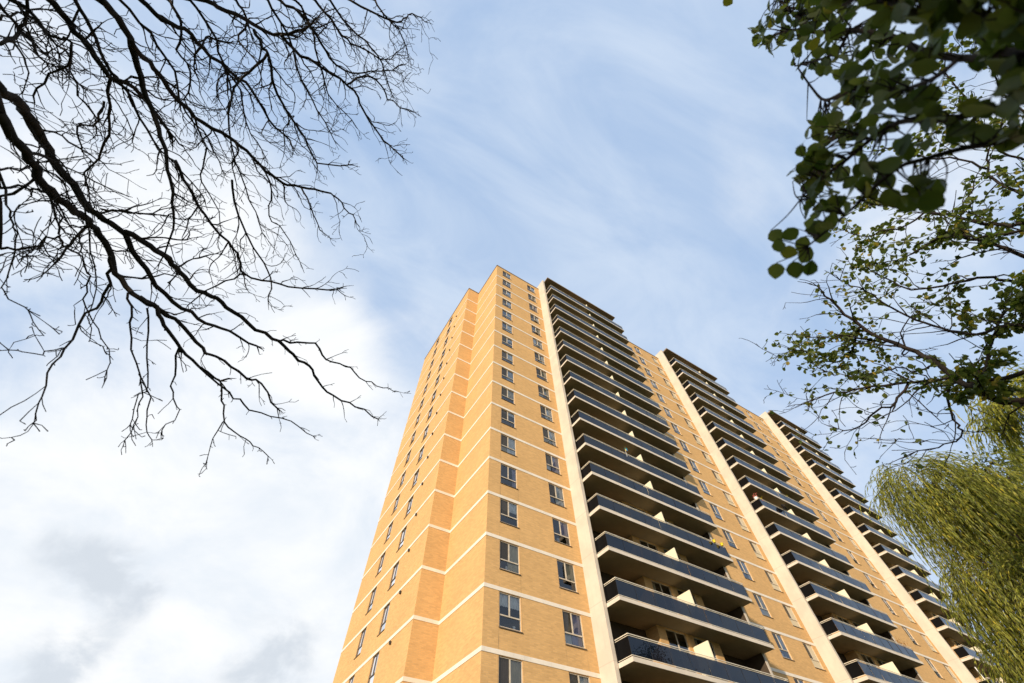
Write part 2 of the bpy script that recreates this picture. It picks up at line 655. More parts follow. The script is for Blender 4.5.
def build_tower():
    wall = MB()
    z_lo, z_hi = 0.0, ROOF
    # (builder, u0, u1, windows, key)
    segs = [
        (Pmain(YF), XC, 17.20 + 0.05, 'main'),
        (Pmain(YF), 30.05, 40.25 + 0.05, 'wall2'),
        (Pmain(YF), 52.10, 65.70 + 0.05, 'wall3'),
        (Pmain(YR), XL, XC, None),
    ]
    for P, u0, u1, key in segs:
        wins = []
        if key:
            for k in KS:
                for (a, b, kind) in face_windows[key]:
                    za, zb = band_z(k + 1) - 1.68, band_z(k + 1) - 0.115
                    wins.append((a, b, za, zb))
                    WIN.append(dict(P=P, a=a, b=b, za=za, zb=zb, kind=kind, face=key, k=k))
        wall_strip(wall, P, u0, u1, z_lo, z_hi, wins)
    # end faces look to -X; u runs along +Y so the quad order is turned by hand through a mirrored u
    wins = []
    Pe = Pend(XL)
    for k in KS:
        for (a, b, kind) in face_windows['end']:
            za, zb = band_z(k + 1) - 1.68, band_z(k + 1) - 0.115
            wins.append((a, b, za, zb))
            WIN.append(dict(P=Pe, a=a, b=b, za=za, zb=zb, kind=kind, face='end', k=k))
    wall_strip(wall, Pe, YR, YB, z_lo, z_hi, wins, uoff=3.0)
    wall_strip(wall, Pend(XC), YF, YR, z_lo, z_hi, [], uoff=7.0)
    # the far sides, out of view
    wall.quad((XL, YB, 0), (XE, YB, 0), (XE, YB, ROOF), (XL, YB, ROOF), [(0, 0), (80, 0), (80, ROOF), (0, ROOF)])
    wall.quad((XE, YF, 0), (XE, YB, 0), (XE, YB, ROOF), (XE, YF, ROOF), [(0, 0), (20, 0), (20, ROOF), (0, ROOF)])
    # balcony back walls: set back at the sides, stepping forward in the middle
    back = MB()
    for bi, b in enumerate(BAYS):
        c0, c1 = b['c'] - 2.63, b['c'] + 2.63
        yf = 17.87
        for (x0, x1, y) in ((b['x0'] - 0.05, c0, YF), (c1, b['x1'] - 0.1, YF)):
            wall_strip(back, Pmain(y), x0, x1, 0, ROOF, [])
        ws = []
        for k in KS:
            for (a, e) in ((c0 + 0.66, c0 + 2.30), (c1 - 2.30, c1 - 0.66)):
                ws.append((a, e, band_z(k) + 0.30, band_z(k) + 2.74))
        b['doors'] = ws
        wall_strip(wall, Pmain(yf), c0, c1, 0, ROOF, ws, recess=0.10)
        wall.quad((c0, YF, 0), (c0, yf, 0), (c0, yf, ROOF), (c0, YF, ROOF), [(0, 0), (0.93, 0), (0.93, ROOF), (0, ROOF)])
        wall.quad((c1, yf, 0), (c1, YF, 0), (c1, YF, ROOF), (c1, yf, ROOF), [(0, 0), (0.93, 0), (0.93, ROOF), (0, ROOF)])
    wall.build('wall', M['brick'], tower, use_uv=True)
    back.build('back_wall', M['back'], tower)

    # dark rooms behind the windows
    it = MB()
    for P, u0, u1, key in segs[:3]:
        it.quad(P(u0, 0, -D_BACK), P(u1, 0, -D_BACK), P(u1, ROOF, -D_BACK), P(u0, ROOF, -D_BACK))
    it.quad(Pe(YR + 0.3, 0, -D_BACK), Pe(YB, 0, -D_BACK), Pe(YB, ROOF, -D_BACK), Pe(YR + 0.3, ROOF, -D_BACK))
    for b in BAYS:
        it.quad((b['c'] - 2.6, 18.75, 0), (b['c'] + 2.6, 18.75, 0), (b['c'] + 2.6, 18.75, ROOF), (b['c'] - 2.6, 18.75, ROOF))
    for k in KS:   # floors between the rooms
        z = band_z(k)
        it.quad((XC + 0.2, YF + 0.02, z), (XE, YF + 0.02, z), (XE, YF + D_BACK, z), (XC + 0.2, YF + D_BACK, z))
        it.quad((XL + 0.02, YR + 0.3, z), (XL + D_BACK, YR + 0.3, z), (XL + D_BACK, YB - 0.1, z), (XL + 0.02, YB - 0.1, z))
    it.build('interior_wall', M['interior'], tower)
    rf = MB()
    rz = ROOF - 0.12
    rf.quad((XC, YF + 0.1, rz), (XE, YF + 0.1, rz), (XE, YB, rz), (XC, YB, rz))
    rf.quad((XL + 0.1, YR + 0.1, rz), (XC, YR + 0.1, rz), (XC, YB, rz), (XL + 0.1, YB, rz))
    rf.build('roof', M['roof'], tower)

    # cream string courses, one per storey
    for k in KS:
        z = band_z(k)
        pr, h = 0.022, 0.095

        def run(pts):
            """ribbon along plan points (wall on the left going on), mitred at the corners, as one joined strip"""
            mb = MB()
            n = len(pts)
            outer, inner = [], []
            for i in range(n):
                nn = Vector((0, 0, 0))
                for q0, q1 in ((i - 1, i), (i, i + 1)):
                    if q0 >= 0 and q1 < n:
                        t = (Vector((*pts[q1], 0)) - Vector((*pts[q0], 0))).normalized()
                        nn += Vector((t.y, -t.x, 0))
                p = Vector((*pts[i], 0))
                outer.append(p + nn * pr)
                inner.append(p - nn * 0.03)
            lo, hi = Vector((0, 0, z - h)), Vector((0, 0, z + h))
            for o_ in range(n):
                mb.v += [tuple(outer[o_] + lo), tuple(outer[o_] + hi), tuple(inner[o_] + hi), tuple(inner[o_] + lo)]
            for i in range(n - 1):
                for j in range(4):
                    j2 = (j + 1) % 4
                    mb.f.append((4 * i + j, 4 * (i + 1) + j, 4 * (i + 1) + j2, 4 * i + j2))
                    mb.uv += [(0, 0)] * 4
                    mb.mi.append(0)
            mb.build('string_course', M['band'], tower)
        run([(XL, YB), (XL, YR), (XC, YR), (XC, YF), (17.20, YF)])
        run([(30.25, YF), (40.25, YF)])
        run([(52.30, YF), (65.70, YF)])
    # coping along the roof edge
    z0, z1 = ROOF - 0.10, ROOF + 0.06
    for (x0, x1, y0, y1) in ((XC - 0.05, 17.2, YF - 0.05, YF + 0.25), (30.25, 40.25, YF - 0.05, YF + 0.25), (52.3, 65.7, YF - 0.05, YF + 0.25), 
                             (XC - 0.05, XC + 0.25, YF + 0.26, YR - 0.06), (XL - 0.05, XC + 0.25, YR - 0.05, YR + 0.25), (XL - 0.05, XL + 0.25, YR + 0.26, YB)):
        mb = MB()
        mb.box(x0, x1, y0, y1, z0, z1)
        mb.build('coping', M['coping'], tower)

    # fins: the tall cream blade at the left of each balcony stack, and the low one at its right
    for b in BAYS:
        mb = MB()
        mb.box(b['fin'], b['fin'] + 0.25, 17.66, YF + 0.6, 0, 52.75 + CAM_Z)
        mb.build('fin_wall', M['fin'], tower)
        mb = MB()
        mb.box(b['x1'] - 0.22, b['x1'] - 0.03, 17.45, YF + 0.02, 0, band_z(15) + 2.6)
        mb.build('side_wall', M['back'], tower)  # balcony shade is part of this dark colour; the front edge stays cream
        mb = MB()
        mb.box(b['x1'] - 0.225, b['x1'] - 0.025, 17.41, 17.447, 0, band_z(15) + 2.6)
        mb.build('side_wall_edge', M['fin'], tower)

    # small vent caps on the end wall
    for k in KS:
        mb = MB()
        u, z = 26.75, band_z(k) - 0.36
        mb.box(XL - 0.10, XL + 0.02, u, u + 0.16, z, z + 0.13)
        mb.box(XL - 0.12, XL - 0.07, u - 0.02, u + 0.18, z + 0.131, z + 0.155)
        mb.build('vent', M['vent'], tower)


build_tower()

# ------------------------------------------------------------------ windows


def pbox(mb, P, a, b, z0, z1, d0, d1, mi=0):
    """box on a wall frame: u a..b, height z0..z1, depth d0 (inner) .. d1 (outer)"""
    mb.box8([P(a, z0, d1), P(b, z0, d1), P(b, z0, d0), P(a, z0, d0), P(a, z1, d1), P(b, z1, d1), P(b, z1, d0), P(a, z1, d0)], mi)


CURT = ['curtain_white', 'curtain_cream', 'curtain_grey', 'curtain_violet', 'curtain_brown']
WMATS = [M['frame'], M['sill'], M['pane'], M['screen']] + [M[c] for c in CURT] + [M['blind_glass'], M['frame_dark']]


def curtain(mb, P, a, b, z0, z1, d, mi=0, folds=7, taper=0.0):
    n = folds * 2
    for i in range(n):
        u0, u1 = a + (b - a) * i / n, a + (b - a) * (i + 1) / n
        e0, e1 = (0.02 if i % 2 else -0.02), (-0.02 if i % 2 else 0.02)
        m = (a + b) / 2
        t0 = m + (u0 - m) * (1 - taper)
        t1 = m + (u1 - m) * (1 - taper)
        mb.quad(P(t0, z0, d + e0), P(t1, z0, d + e1), P(u1, z1, d + e1), P(u0, z1, d + e0), mi=mi)


def window_parts(w, r):
    P, a, b, za, zb = w['P'], w['a'], w['b'], w['za'], w['zb']
    fr, si, pa, cu = MB(), MB(), MB(), MB()
    t = 0.045
    di, do = -0.098, -0.045
    pbox(fr, P, a, a + t, za, zb, di, do)
    pbox(fr, P, b - t, b, za, zb, di, do)
    pbox(fr, P, a + t, b - t, zb - t, zb, di, do - 0.002)
    pbox(fr, P, a + t, b - t, za, za + t, di, do - 0.002)
    tz = za + (zb - za) * 0.34
    pbox(fr, P, a + t, b - t, tz - 0.03, tz + 0.03, di, do + 0.006)
    um = a + (b - a) * 0.48
    pbox(fr, P, um - 0.035, um + 0.035, tz + 0.03, zb - t, di, do + 0.003)
    # sloping dark sill, a little proud of the brick
    si.box8([P(a - 0.03, za - 0.07, 0.045), P(b + 0.05, za - 0.07, 0.045), P(b + 0.05, za - 0.05, 0.002), P(a - 0.03, za - 0.05, 0.002),
             P(a - 0.03, za - 0.035, 0.045), P(b + 0.05, za - 0.035, 0.045), P(b + 0.05, za - 0.004, 0.002), P(a - 0.03, za - 0.004, 0.002)])
    dg = -0.075
    scr = 3
    clear = 8 + 1 if w['kind'] == 'D' else 2
    for (x0, x1, y0, y1, mi) in ((a + t, um - 0.035, tz + 0.03, zb - t, scr if r.random() < 0.8 else 2), (um + 0.035, b - t, tz + 0.03, zb - t, clear), (a + t, b - t, za + t, tz - 0.03, clear)):
        # panes sit a fraction out of true, so each mirrors its own piece of sky
        j = [r.uniform(-0.006, 0.006) for _ in range(4)]
        pa.quad(P(x0, y0, dg + j[0]), P(x1, y0, dg + j[1]), P(x1, y1, dg + j[2]), P(x0, y1, dg + j[3]), mi=mi)
    # curtains and blinds
    kind = w['kind']
    x = r.random()
    cw = {'A': [0, 2, 0, 0, 1, 3], 'B': [1, 0, 1, 0, 1, 3], 'C': [2, 0, 2, 0, 1], 'D': [1, 1, 1, 0, 1], 'E': [2, 0, 1, 4, 2]}[kind]
    c1 = 4 + r.choice(cw)
    dc = -0.125
    if kind in 'BD' or x < 0.45:
        curtain(cu, P, um - 0.05, b - 0.02, za + (0.1 if x < 0.5 else 0.55), zb - 0.02, dc, c1, 6)
        if r.random() < 0.5:
            curtain(cu, P, a + 0.02, um - 0.1 * r.random(), za + 0.05, zb - 0.02, dc - 0.03, 4 + r.choice(cw), 6)
    elif x < 0.75:
        curtain(cu, P, a + (b - a) * r.uniform(0.55, 0.8), b - 0.02, za + 0.05, zb - 0.02, dc, c1, 4, r.uniform(0, 0.5))
        if r.random() < 0.4:
            curtain(cu, P, a + 0.02, a + (b - a) * r.uniform(0.15, 0.4), za + 0.05, zb - 0.02, dc, c1, 4, 0.2)
    else:
        curtain(cu, P, a + 0.02, b - 0.02, zb - (zb - za) * r.uniform(0.2, 0.8), zb - 0.02, dc, c1, 9)
    if r.random() < 0.45:   # things standing on the inner sill
        for q in range(r.randint(1, 2)):
            u = r.uniform(a + 0.1, b - 0.35)
            pbox(cu, P, u, u + r.uniform(0.1, 0.25), za + 0.05, za + r.uniform(0.15, 0.4), -0.22, -0.17, 4 + r.choice([0, 0, 2, 1]))
    return fr, si, pa, cu


def compact(mb):
    """keep only the materials a small mesh really uses"""
    used = sorted(set(mb.mi))
    mb.mi = [used.index(i) for i in mb.mi]
    return [WMATS[i] for i in used]


def build_windows():
    cam_p = Vector((0, 0, CAM_Z))

    def size(w):
        p = w['P']((w['a'] + w['b']) / 2, (w['za'] + w['zb']) / 2, 0)
        v = CM.transposed() @ (p - cam_p)
        if v.z > -0.5:
            return 0
        x, y = 512 + FPX * v.x / -v.z, 341.5 - FPX * v.y / -v.z
        if not (-20 < x < 1045 and -20 < y < 705):
            return 0
        n = Vector((1, 0, 0)) if w['face'] == 'end' else Vector((0, 1, 0))
        d = p - cam_p
        return abs(d.normalized().dot(n)) / d.length_squared
    order = sorted(WIN, key=lambda w: -size(w))
    rest = MB()
    r = random.Random(5)

    def add(mb, o, mi):
        k = len(mb.v)
        mb.v += o.v
        mb.f += [tuple(i + k for i in f) for f in o.f]
        mb.uv += o.uv
        mb.mi += [mi] * len(o.f) if mi is not None else o.mi
    for i, w in enumerate(order):
        fr, si, pa, cu = window_parts(w, r)
        if i < 100:
            org = tuple(w['P'](w['a'], w['za'], 0))
            f = fr.build('window', M['frame_dark' if w['face'] == 'end' else 'frame'], tower, origin=org)
            si.build('sill', M['sill'], f, origin=org)
            ms = compact(pa)
            pa.build('pane', ms, f, origin=org)
            ms = compact(cu)
            cu.build('curtain', ms, f, origin=org)
        else:
            add(rest, fr, 10 if w['face'] == 'end' else 0)
            add(rest, si, 1)
            add(rest, pa, None)
            add(rest, cu, None)
    o = rest.build('window', WMATS, tower)
    o['kind'] = 'stuff'


build_windows()

# ------------------------------------------------------------------ balconies


def build_balcony(bi, k, r):
    b = BAYS[bi]
    x0, x1 = b['x0'] + 0.004, b['x1']
    z = band_z(k) + 0.05
    y0 = SLAB_Y
    org = (x0, y0, z)
    top = k == 15
    sl = MB()
    # floor slab with a thin drip groove under its edge
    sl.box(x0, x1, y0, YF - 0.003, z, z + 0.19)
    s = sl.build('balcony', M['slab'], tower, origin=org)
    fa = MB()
    # painted fascia, standing 4 mm proud of the slab edge
    fa.box(x0 + 0.0, x1 + 0.004, y0 - 0.006, y0 - 0.002, z - 0.006, z + 0.196)
    fa.box(x0 - 0.004, x0 - 0.001, y0 - 0.002, 17.655, z - 0.006, z + 0.196)
    fa.box(x1 + 0.001, x1 + 0.004, y0 - 0.002, 17.44, z - 0.006, z + 0.196)
    fa.build('fascia', M['fascia'], s, origin=org)
    gr, gl = MB(), MB()
    yr = y0 + 0.05
    xl, xr = x0 + 0.05, x1 - 0.05
    zt = z + 1.20
    for (za, zb, w) in ((zt - 0.035, zt, 0.035), (zt - 0.115, zt - 0.093, 0.022), (z + 0.262, z + 0.288, 0.025)):
        gr.box(xl, xr, yr, yr + w, za, zb)
        gr.box(xl, xl + w, yr + w + 0.002, 17.65, za, zb)
        gr.box(xr - w, xr, yr + w + 0.002, 17.44, za, zb)
    n = 9
    for i in range(n + 1):
        x = xl + 0.004 + (xr - xl - 0.05) * i / n
        gl.box(x - 0.008, x + 0.010, yr + 0.008, yr + 0.014, z + 0.30, zt - 0.13, mi=1)
    for i in range(n):
        xa = xl + 0.006 + (xr - xl - 0.05) * i / n
        xb = xl + 0.002 + (xr - xl - 0.05) * (i + 1) / n
        j = [r.uniform(-0.016, 0.016) for _ in range(4)]
        gl.quad((xa, yr + 0.02 + j[0], z + 0.30), (xb, yr + 0.02 + j[1], z + 0.30), (xb, yr + 0.02 + j[2], zt - 0.13), (xa, yr + 0.02 + j[3], zt - 0.13))
    gl.quad((xl + 0.02, 17.64, z + 0.30), (xl + 0.02, yr + 0.03, z + 0.30), (xl + 0.02, yr + 0.03, zt - 0.13), (xl + 0.02, 17.64, zt - 0.13), mi=2)
    gl.quad((xr - 0.02, yr + 0.03, z + 0.30), (xr - 0.02, 17.43, z + 0.30), (xr - 0.02, 17.43, zt - 0.13), (xr - 0.02, yr + 0.03, zt - 0.13))
    gr.build('guard_rail', M['rail'], s, origin=org)
    gl.build('glass_panel', [M['bglass'], M['seam'], M['endpanel']], s, origin=org)
    pt = MB()
    c = b['c']
    pt.box(c, c + 0.07, y0 + 0.16, 17.86, z + 0.195, z + 2.08)
    pt.build('partition', M['partition'], s, origin=org)


def build_doors():
    """glazed doors and windows at the back of the balconies"""
    r = random.Random(31)
    cells = []
    for bi, b in enumerate(BAYS):
        for w in b['doors']:
            cells.append((bi, w))
    cam_p = Vector((0, 0, CAM_Z))
    cells.sort(key=lambda c: (Vector((c[1][0], 17.9, c[1][2])) - cam_p).length)
    rest = MB()
    for i, (bi, (a, e, za, zb)) in enumerate(cells):
        P = Pmain(17.87)
        fr, pa, cu = MB(), MB(), MB()
        t = 0.05
        pbox(fr, P, a, a + t, za, zb, -0.10, -0.04)
        pbox(fr, P, e - t, e, za, zb, -0.10, -0.04)
        pbox(fr, P, a + t, e - t, zb - t, zb, -0.10, -0.042)
        pbox(fr, P, a + t, e - t, za, za + t, -0.10, -0.042)
        m = (a + e) / 2
        pbox(fr, P, m - 0.03, m + 0.03, za + t, zb - t, -0.10, -0.038)
        pa.quad(P(a + t, za + t, -0.07), P(m - 0.03, za + t, -0.07), P(m - 0.03, zb - t, -0.07), P(a + t, zb - t, -0.07), mi=2)
        pa.quad(P(m + 0.03, za + t, -0.07), P(e - t, za + t, -0.07), P(e - t, zb - t, -0.07), P(m + 0.03, zb - t, -0.07), mi=2)
        c1 = 4 + r.choice([0, 1, 2, 2, 4])
        if r.random() < 0.5:
            curtain(cu, P, m, e - 0.03, za + 0.1, zb - r.choice([0.05, 0.9]), -0.2, c1, 6)
        if r.random() < 0.5:
            curtain(cu, P, a + 0.03, a + 0.5, za + 0.1, zb - 0.05, -0.2, 4 + r.choice([1, 2, 4]), 5)
        if not cu.f:
            curtain(cu, P, a + 0.03, a + 0.3, za + 0.1, zb - 0.05, -0.2, 4 + 2, 4)
        if i < 44:
            org = tuple(P(a, za, 0))
            f = fr.build('balcony_door', M['frame'], tower, origin=org)
            pa.build('pane', compact(pa), f, origin=org)
            cu.build('curtain', compact(cu), f, origin=org)
        else:
            for o, mi in ((fr, 0), (pa, None), (cu, None)):
                k = len(rest.v)
                rest.v += o.v
                rest.f += [tuple(q + k for q in f) for f in o.f]
                rest.uv += o.uv
                rest.mi += [mi] * len(o.f) if mi is not None else o.mi
    o = rest.build('balcony_door', WMATS, tower)
    o['kind'] = 'stuff'


def build_balconies():
    r = random.Random(77)
    for bi, b in enumerate(BAYS):
        for k in KS:
            build_balcony(bi, k, r)
        mb = MB()
        zc = 52.30 + CAM_Z
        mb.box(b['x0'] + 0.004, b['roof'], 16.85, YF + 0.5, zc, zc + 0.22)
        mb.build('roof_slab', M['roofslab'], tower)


build_balconies()
build_doors()

# ------------------------------------------------------------------ trees


def jitter(v, amt, r):
    q = Vector((r.gauss(0, 1), r.gauss(0, 1), r.gauss(0, 1)))
    o = v + q * amt
    return o.normalized()


def smooth_poly(pts, rads, n=3):
    """Catmull-Rom through the points"""
    P, Rr = [], []
    m = len(pts)
    for i in range(m - 1):
        p0, p1, p2, p3 = pts[max(i - 1, 0)], pts[i], pts[i + 1], pts[min(i + 2, m - 1)]
        for s in range(n):
            t = s / n
            P.append(0.5 * ((2 * p1) + (p2 - p0) * t + (2 * p0 - 5 * p1 + 4 * p2 - p3) * t * t + (3 * p1 - p0 - 3 * p2 + p3) * t ** 3))
            Rr.append(rads[i] * (1 - t) + rads[i + 1] * t)
    P.append(pts[-1])
    Rr.append(rads[-1])
    return P, Rr


def grow(mb, p, d, length, rad, level, r, bias, tips, spec):
    """one twig: a crooked tube that forks again until the last level"""
    seg = spec['seg'][level]
    n = max(2, int(length / seg))
    pts, rads = [p.copy()], [rad]
    q, dd = p.copy(), d.copy()
    side = r.choice((-1, 1))
    for i in range(n):
        dd = jitter(dd, spec['wig'][level], r)
        dd = (dd + bias * spec['bias'][level]).normalized()
        q = q + dd * (length / n)
        pts.append(q.copy())
        t = (i + 1) / n
        rads.append(max(rad * (1 - t * 0.75), spec['rmin']) * r.uniform(0.8, 1.35))
        if level < spec['levels'] - 1 and i > 0 or (level < spec['levels'] - 1 and n <= 2):
            if r.random() < spec['fork'][level]:
                ax = dd.orthogonal()
                ax.rotate(Matrix.Rotation(r.uniform(0, 2 * math.pi), 3, dd))
                cd = dd.copy()
                cd.rotate(Matrix.Rotation(R(r.uniform(28, 65)), 3, ax))
                grow(mb, q, cd, length * r.uniform(*spec['ratio']) * (1 - 0.45 * t), max(rads[-1] * 0.72, spec['rmin']), level + 1, r, bias, tips, spec)
    mb.tube(pts, rads, spec['sides'][level], cap=False)
    tips.append((pts, level))


def px_scale(px, py):
    """pixels per radian across the view at a pixel, for turning drawn widths into metres"""
    rr = math.hypot(px - 512, py - 341.5)
    c = FPX / math.hypot(rr, FPX)
    return FPX / c


def traced(branches, r, wob=0.25):
    """branches seen from the camera: [(pixels, width0, width1, d0, d1)] -> world polylines with wandering depth"""
    out = []
    for (pix, w0, w1, d0, d1) in branches:
        n = len(pix)
        pts, rads = [], []
        ph = r.uniform(0, 6)
        for i, (x, y) in enumerate(pix):
            t = i / max(1, n - 1)
            dist = d0 + (d1 - d0) * t + wob * math.sin(ph + 3.1 * t * (1 + n / 10))
            pts.append(at(x, y, dist))
            w = w0 + (w1 - w0) * t
            rads.append(w * 0.5 * dist / px_scale(x, y))
        out.append((pts, rads))
    return out


def project(p):
    v = CM.transposed() @ (p - Vector((0, 0, CAM_Z)))
    if v.z > -0.01:
        return (-999, -999)
    return (512 + FPX * v.x / -v.z, 341.5 - FPX * v.y / -v.z)


# ---- bare tree, upper left
BARE = [
    ([(0, 88), (20, 104), (34, 125), (47, 148), (64, 175), (84, 202), (104, 219), (125, 233), (139, 260), (157, 286), (183, 308), (205, 322), (230, 332), (257, 346)], 13, 2.6, 4.9, 5.6),
    ([(0, 114), (17, 145), (34, 168), (50, 192), (71, 209), (87, 219), (99, 235), (110, 257), (121, 279), (135, 295), (154, 308), (165, 326), (179, 348), (198, 366), (220, 381)], 12.5, 2.8, 4.6, 5.0),
    ([(125, 232), (150, 246), (168, 258), (180, 271), (198, 290), (217, 299), (235, 312), (257, 330), (279, 341), (293, 355), (308, 366), (317, 381), (334, 397), (356, 407), (378, 419)], 8, 1.6, 5.2, 5.9),
    ([(279, 341), (298, 343), (315, 344), (326, 359), (345, 366), (360, 378), (376, 385), (393, 391)], 3.2, 1.2, 5.7, 6.2),
    ([(140, 297), (160, 310), (180, 324), (195, 341), (206, 352), (224, 361), (246, 377), (260, 383), (277, 408)], 6, 2.2, 5.0, 5.3),
    ([(220, 381), (222, 400), (224, 421), (240, 436), (253, 445), (268, 456)], 2.6, 1.2, 5.0, 5.1),
    ([(224, 421), (214, 438), (206, 463)], 1.8, 1.0, 5.0, 4.9),
    ([(198, 366), (227, 392), (245, 405), (260, 414), (290, 421), (313, 436)], 3.0, 1.2, 5.0, 5.4),
    ([(110, 257), (108, 275), (100, 302), (84, 315), (66, 348), (48, 374), (40, 407), (33, 423)], 4.5, 1.2, 4.7, 4.4),
    ([(66, 348), (50, 350), (33, 354), (9, 350)], 2.2, 1.0, 4.6, 4.6),
    ([(0, 249), (29, 247), (45, 241), (58, 236), (62, 224), (55, 205)], 3.5, 2.0, 4.4, 4.6),
    ([(58, 236), (72, 250), (84, 262), (90, 285), (86, 305), (98, 330), (110, 350), (107, 370)], 2.8, 1.0, 4.6, 4.7),
    ([(0, 188), (27, 188), (44, 192), (60, 195)], 3.6, 2.4, 4.2, 4.6),
    ([(0, 170), (27, 168), (40, 162)], 3.0, 1.8, 4.2, 4.5),
    ([(52, 196), (54, 210), (60, 225), (70, 234)], 3.5, 1.5, 4.6, 4.6),
    ([(6, 190), (8, 205), (10, 222), (18, 240), (5, 280), (2, 292), (28, 310)], 3.0, 1.0, 4.3, 4.2),
    ([(128, 293), (131, 315), (132, 337), (139, 374), (143, 396), (136, 415), (125, 440)], 3.2, 1.0, 4.9, 4.8),
    ([(139, 374), (148, 400), (146, 425), (152, 440)], 2.2, 1.0, 4.8, 4.8),
    ([(147, 308), (148, 345), (147, 385), (136, 400), (130, 425)], 2.6, 1.0, 5.0, 4.9),
    ([(179, 348), (174, 375), (172, 392), (178, 412), (162, 430)], 2.8, 1.0, 5.0, 4.8),
    ([(84, 202), (90, 250), (94, 290), (88, 330), (105, 352)], 2.4, 0.9, 4.9, 4.7),
    ([(50, 0), (67, 20), (84, 40), (101, 64), (111, 77), (135, 88), (152, 108), (168, 130)], 9, 4.0, 6.0, 6.3),
    ([(111, 77), (108, 105), (108, 135), (98, 158), (84, 182), (92, 210)], 4.5, 1.4, 6.1, 6.0),
    ([(104, 101), (96, 121), (77, 126), (81, 145), (91, 162)], 3.2, 1.5, 6.1, 6.0),
    ([(101, 0), (118, 20), (131, 47), (141, 77), (152, 108), (162, 138), (168, 168), (172, 202), (172, 230), (160, 262)], 10, 1.6, 5.6, 5.3),
    ([(131, 40), (145, 58), (158, 74), (175, 98), (195, 118), (220, 133), (240, 145), (260, 165), (281, 182), (301, 187), (320, 190), (334, 195), (345, 208), (355, 219)], 7, 1.4, 5.7, 6.4),
    ([(175, 160), (190, 190), (205, 215), (228, 242), (240, 258), (246, 275), (270, 282), (300, 288), (337, 289)], 4.2, 2.0, 5.5, 6.0),
    ([(246, 275), (225, 282), (200, 296), (188, 305)], 2.6, 1.4, 5.6, 5.4),
    ([(141, 0), (162, 20), (185, 30), (202, 47), (230, 71), (252, 90), (268, 120), (290, 140)], 7, 2.2, 6.2, 6.6),
    ([(205, 0), (220, 7), (240, 17), (260, 29), (281, 35), (304, 29), (314, 20)], 6.5, 3.0, 6.5, 6.9),
    ([(281, 35), (301, 54), (321, 67), (348, 84), (361, 104), (375, 128), (388, 145), (402, 157)], 4.6, 1.6, 6.7, 7.2),
    ([(254, 30), (262, 45), (267, 54), (277, 94), (294, 121), (308, 145), (318, 162), (348, 165)], 4.6, 1.6, 6.5, 6.4),
    ([(348, 84), (358, 78), (368, 76), (380, 85), (388, 98), (405, 109)], 3.0, 1.6, 6.9, 7.0),
    ([(267, 54), (250, 72), (235, 88), (228, 115), (236, 160), (250, 200), (262, 232)], 3.6, 1.2, 6.4, 6.2),
    ([(232, 180), (238, 215), (262, 262), (272, 282), (268, 300)], 3.2, 1.4, 6.0, 5.8),
    ([(0, 44), (14, 36), (24, 24), (27, 0)], 5, 4, 5.2, 5.6),
    ([(27, 8), (40, 27), (56, 36), (72, 44), (67, 64), (44, 84), (30, 101), (28, 108)], 5, 1.6, 5.5, 5.3),
    ([(75, 0), (92, 30), (105, 62), (128, 92), (140, 118), (160, 150), (182, 170), (205, 200)], 5, 1.6, 6.4, 6.3),
    ([(170, 0), (182, 25), (178, 50), (190, 72), (186, 100), (196, 130)], 4, 1.4, 6.6, 6.4),
    ([(280, 0), (300, 14), (318, 36), (330, 60), (352, 74), (372, 72), (398, 66)], 4.2, 1.4, 7.0, 7.4),
    ([(315, 0), (332, 20), (346, 40), (366, 50), (386, 60), (400, 50)], 3.6, 1.2, 7.2, 7.5),
    ([(350, 0), (368, 10), (392, 22), (404, 20), (412, 14), (425, 22)], 3.2, 1.1, 7.3, 7.6),
    ([(236, 0), (246, 20), (238, 42), (256, 60), (262, 84)], 3.4, 1.2, 6.8, 6.7),
    ([(101, 209), (125, 212), (151, 215), (178, 217), (205, 220)], 2.6, 1.0, 5.2, 5.6),
    ([(0, 20), (15, 12), (30, 10), (48, 10)], 3.0, 1.6, 5.6, 5.9),
    ([(195, 118), (205, 150), (200, 175), (214, 200), (222, 232)], 2.8, 1.0, 5.9, 5.8),
    ([(0, 5), (22, 30), (40, 55), (60, 70), (86, 90)], 4, 1.4, 5.9, 6.0),
    ([(260, 165), (272, 190), (268, 215), (285, 232), (300, 262)], 2.4, 1.0, 6.1, 6.0),
    ([(301, 187), (310, 205), (318, 225), (330, 238)], 2.4, 1.0, 6.3, 6.2),
    ([(295, 0), (312, 28), (318, 60), (330, 95), (352, 120)], 3.4, 1.2, 6.9, 6.8),
    ([(330, 0), (350, 28), (372, 48), (384, 72), (392, 95)], 3.2, 1.2, 7.1, 7.3),
    ([(268, 0), (288, 36), (300, 80), (318, 110), (334, 140)], 3.4, 1.2, 6.6, 6.6),
    ([(375, 0), (388, 20), (402, 34), (408, 55)], 2.8, 1.1, 7.4, 7.4),
    ([(190, 0), (212, 30), (222, 62), (240, 90), (246, 122), (262, 150)], 3.6, 1.2, 6.5, 6.4),
    ([(15, 0), (48, 36), (70, 60), (78, 96), (98, 120)], 3.6, 1.4, 5.9, 5.8),
    ([(120, 0), (150, 34), (172, 70), (186, 112), (208, 140), (222, 170)], 4.0, 1.2, 6.3, 6.2),
]


def limb(mb, p0, p1, r0, r1, lift, r):
    """off-stage limb from the fork of a trunk to where a branch comes into view"""
    pts = [p0]
    for i in range(1, 7):
        t = i / 7
        q = p0.lerp(p1, t) + Vector((0, 0, lift * math.sin(math.pi * t)))
        pts.append(q + Vector((r.gauss(0, .06), r.gauss(0, .06), r.gauss(0, .06))))
    pts.append(p1)
    rads = [r0 + (r1 - r0) * (i / 7) ** 0.7 for i in range(8)]
    P, Rr = smooth_poly(pts, rads, 3)
    mb.tube(P, Rr, 8)


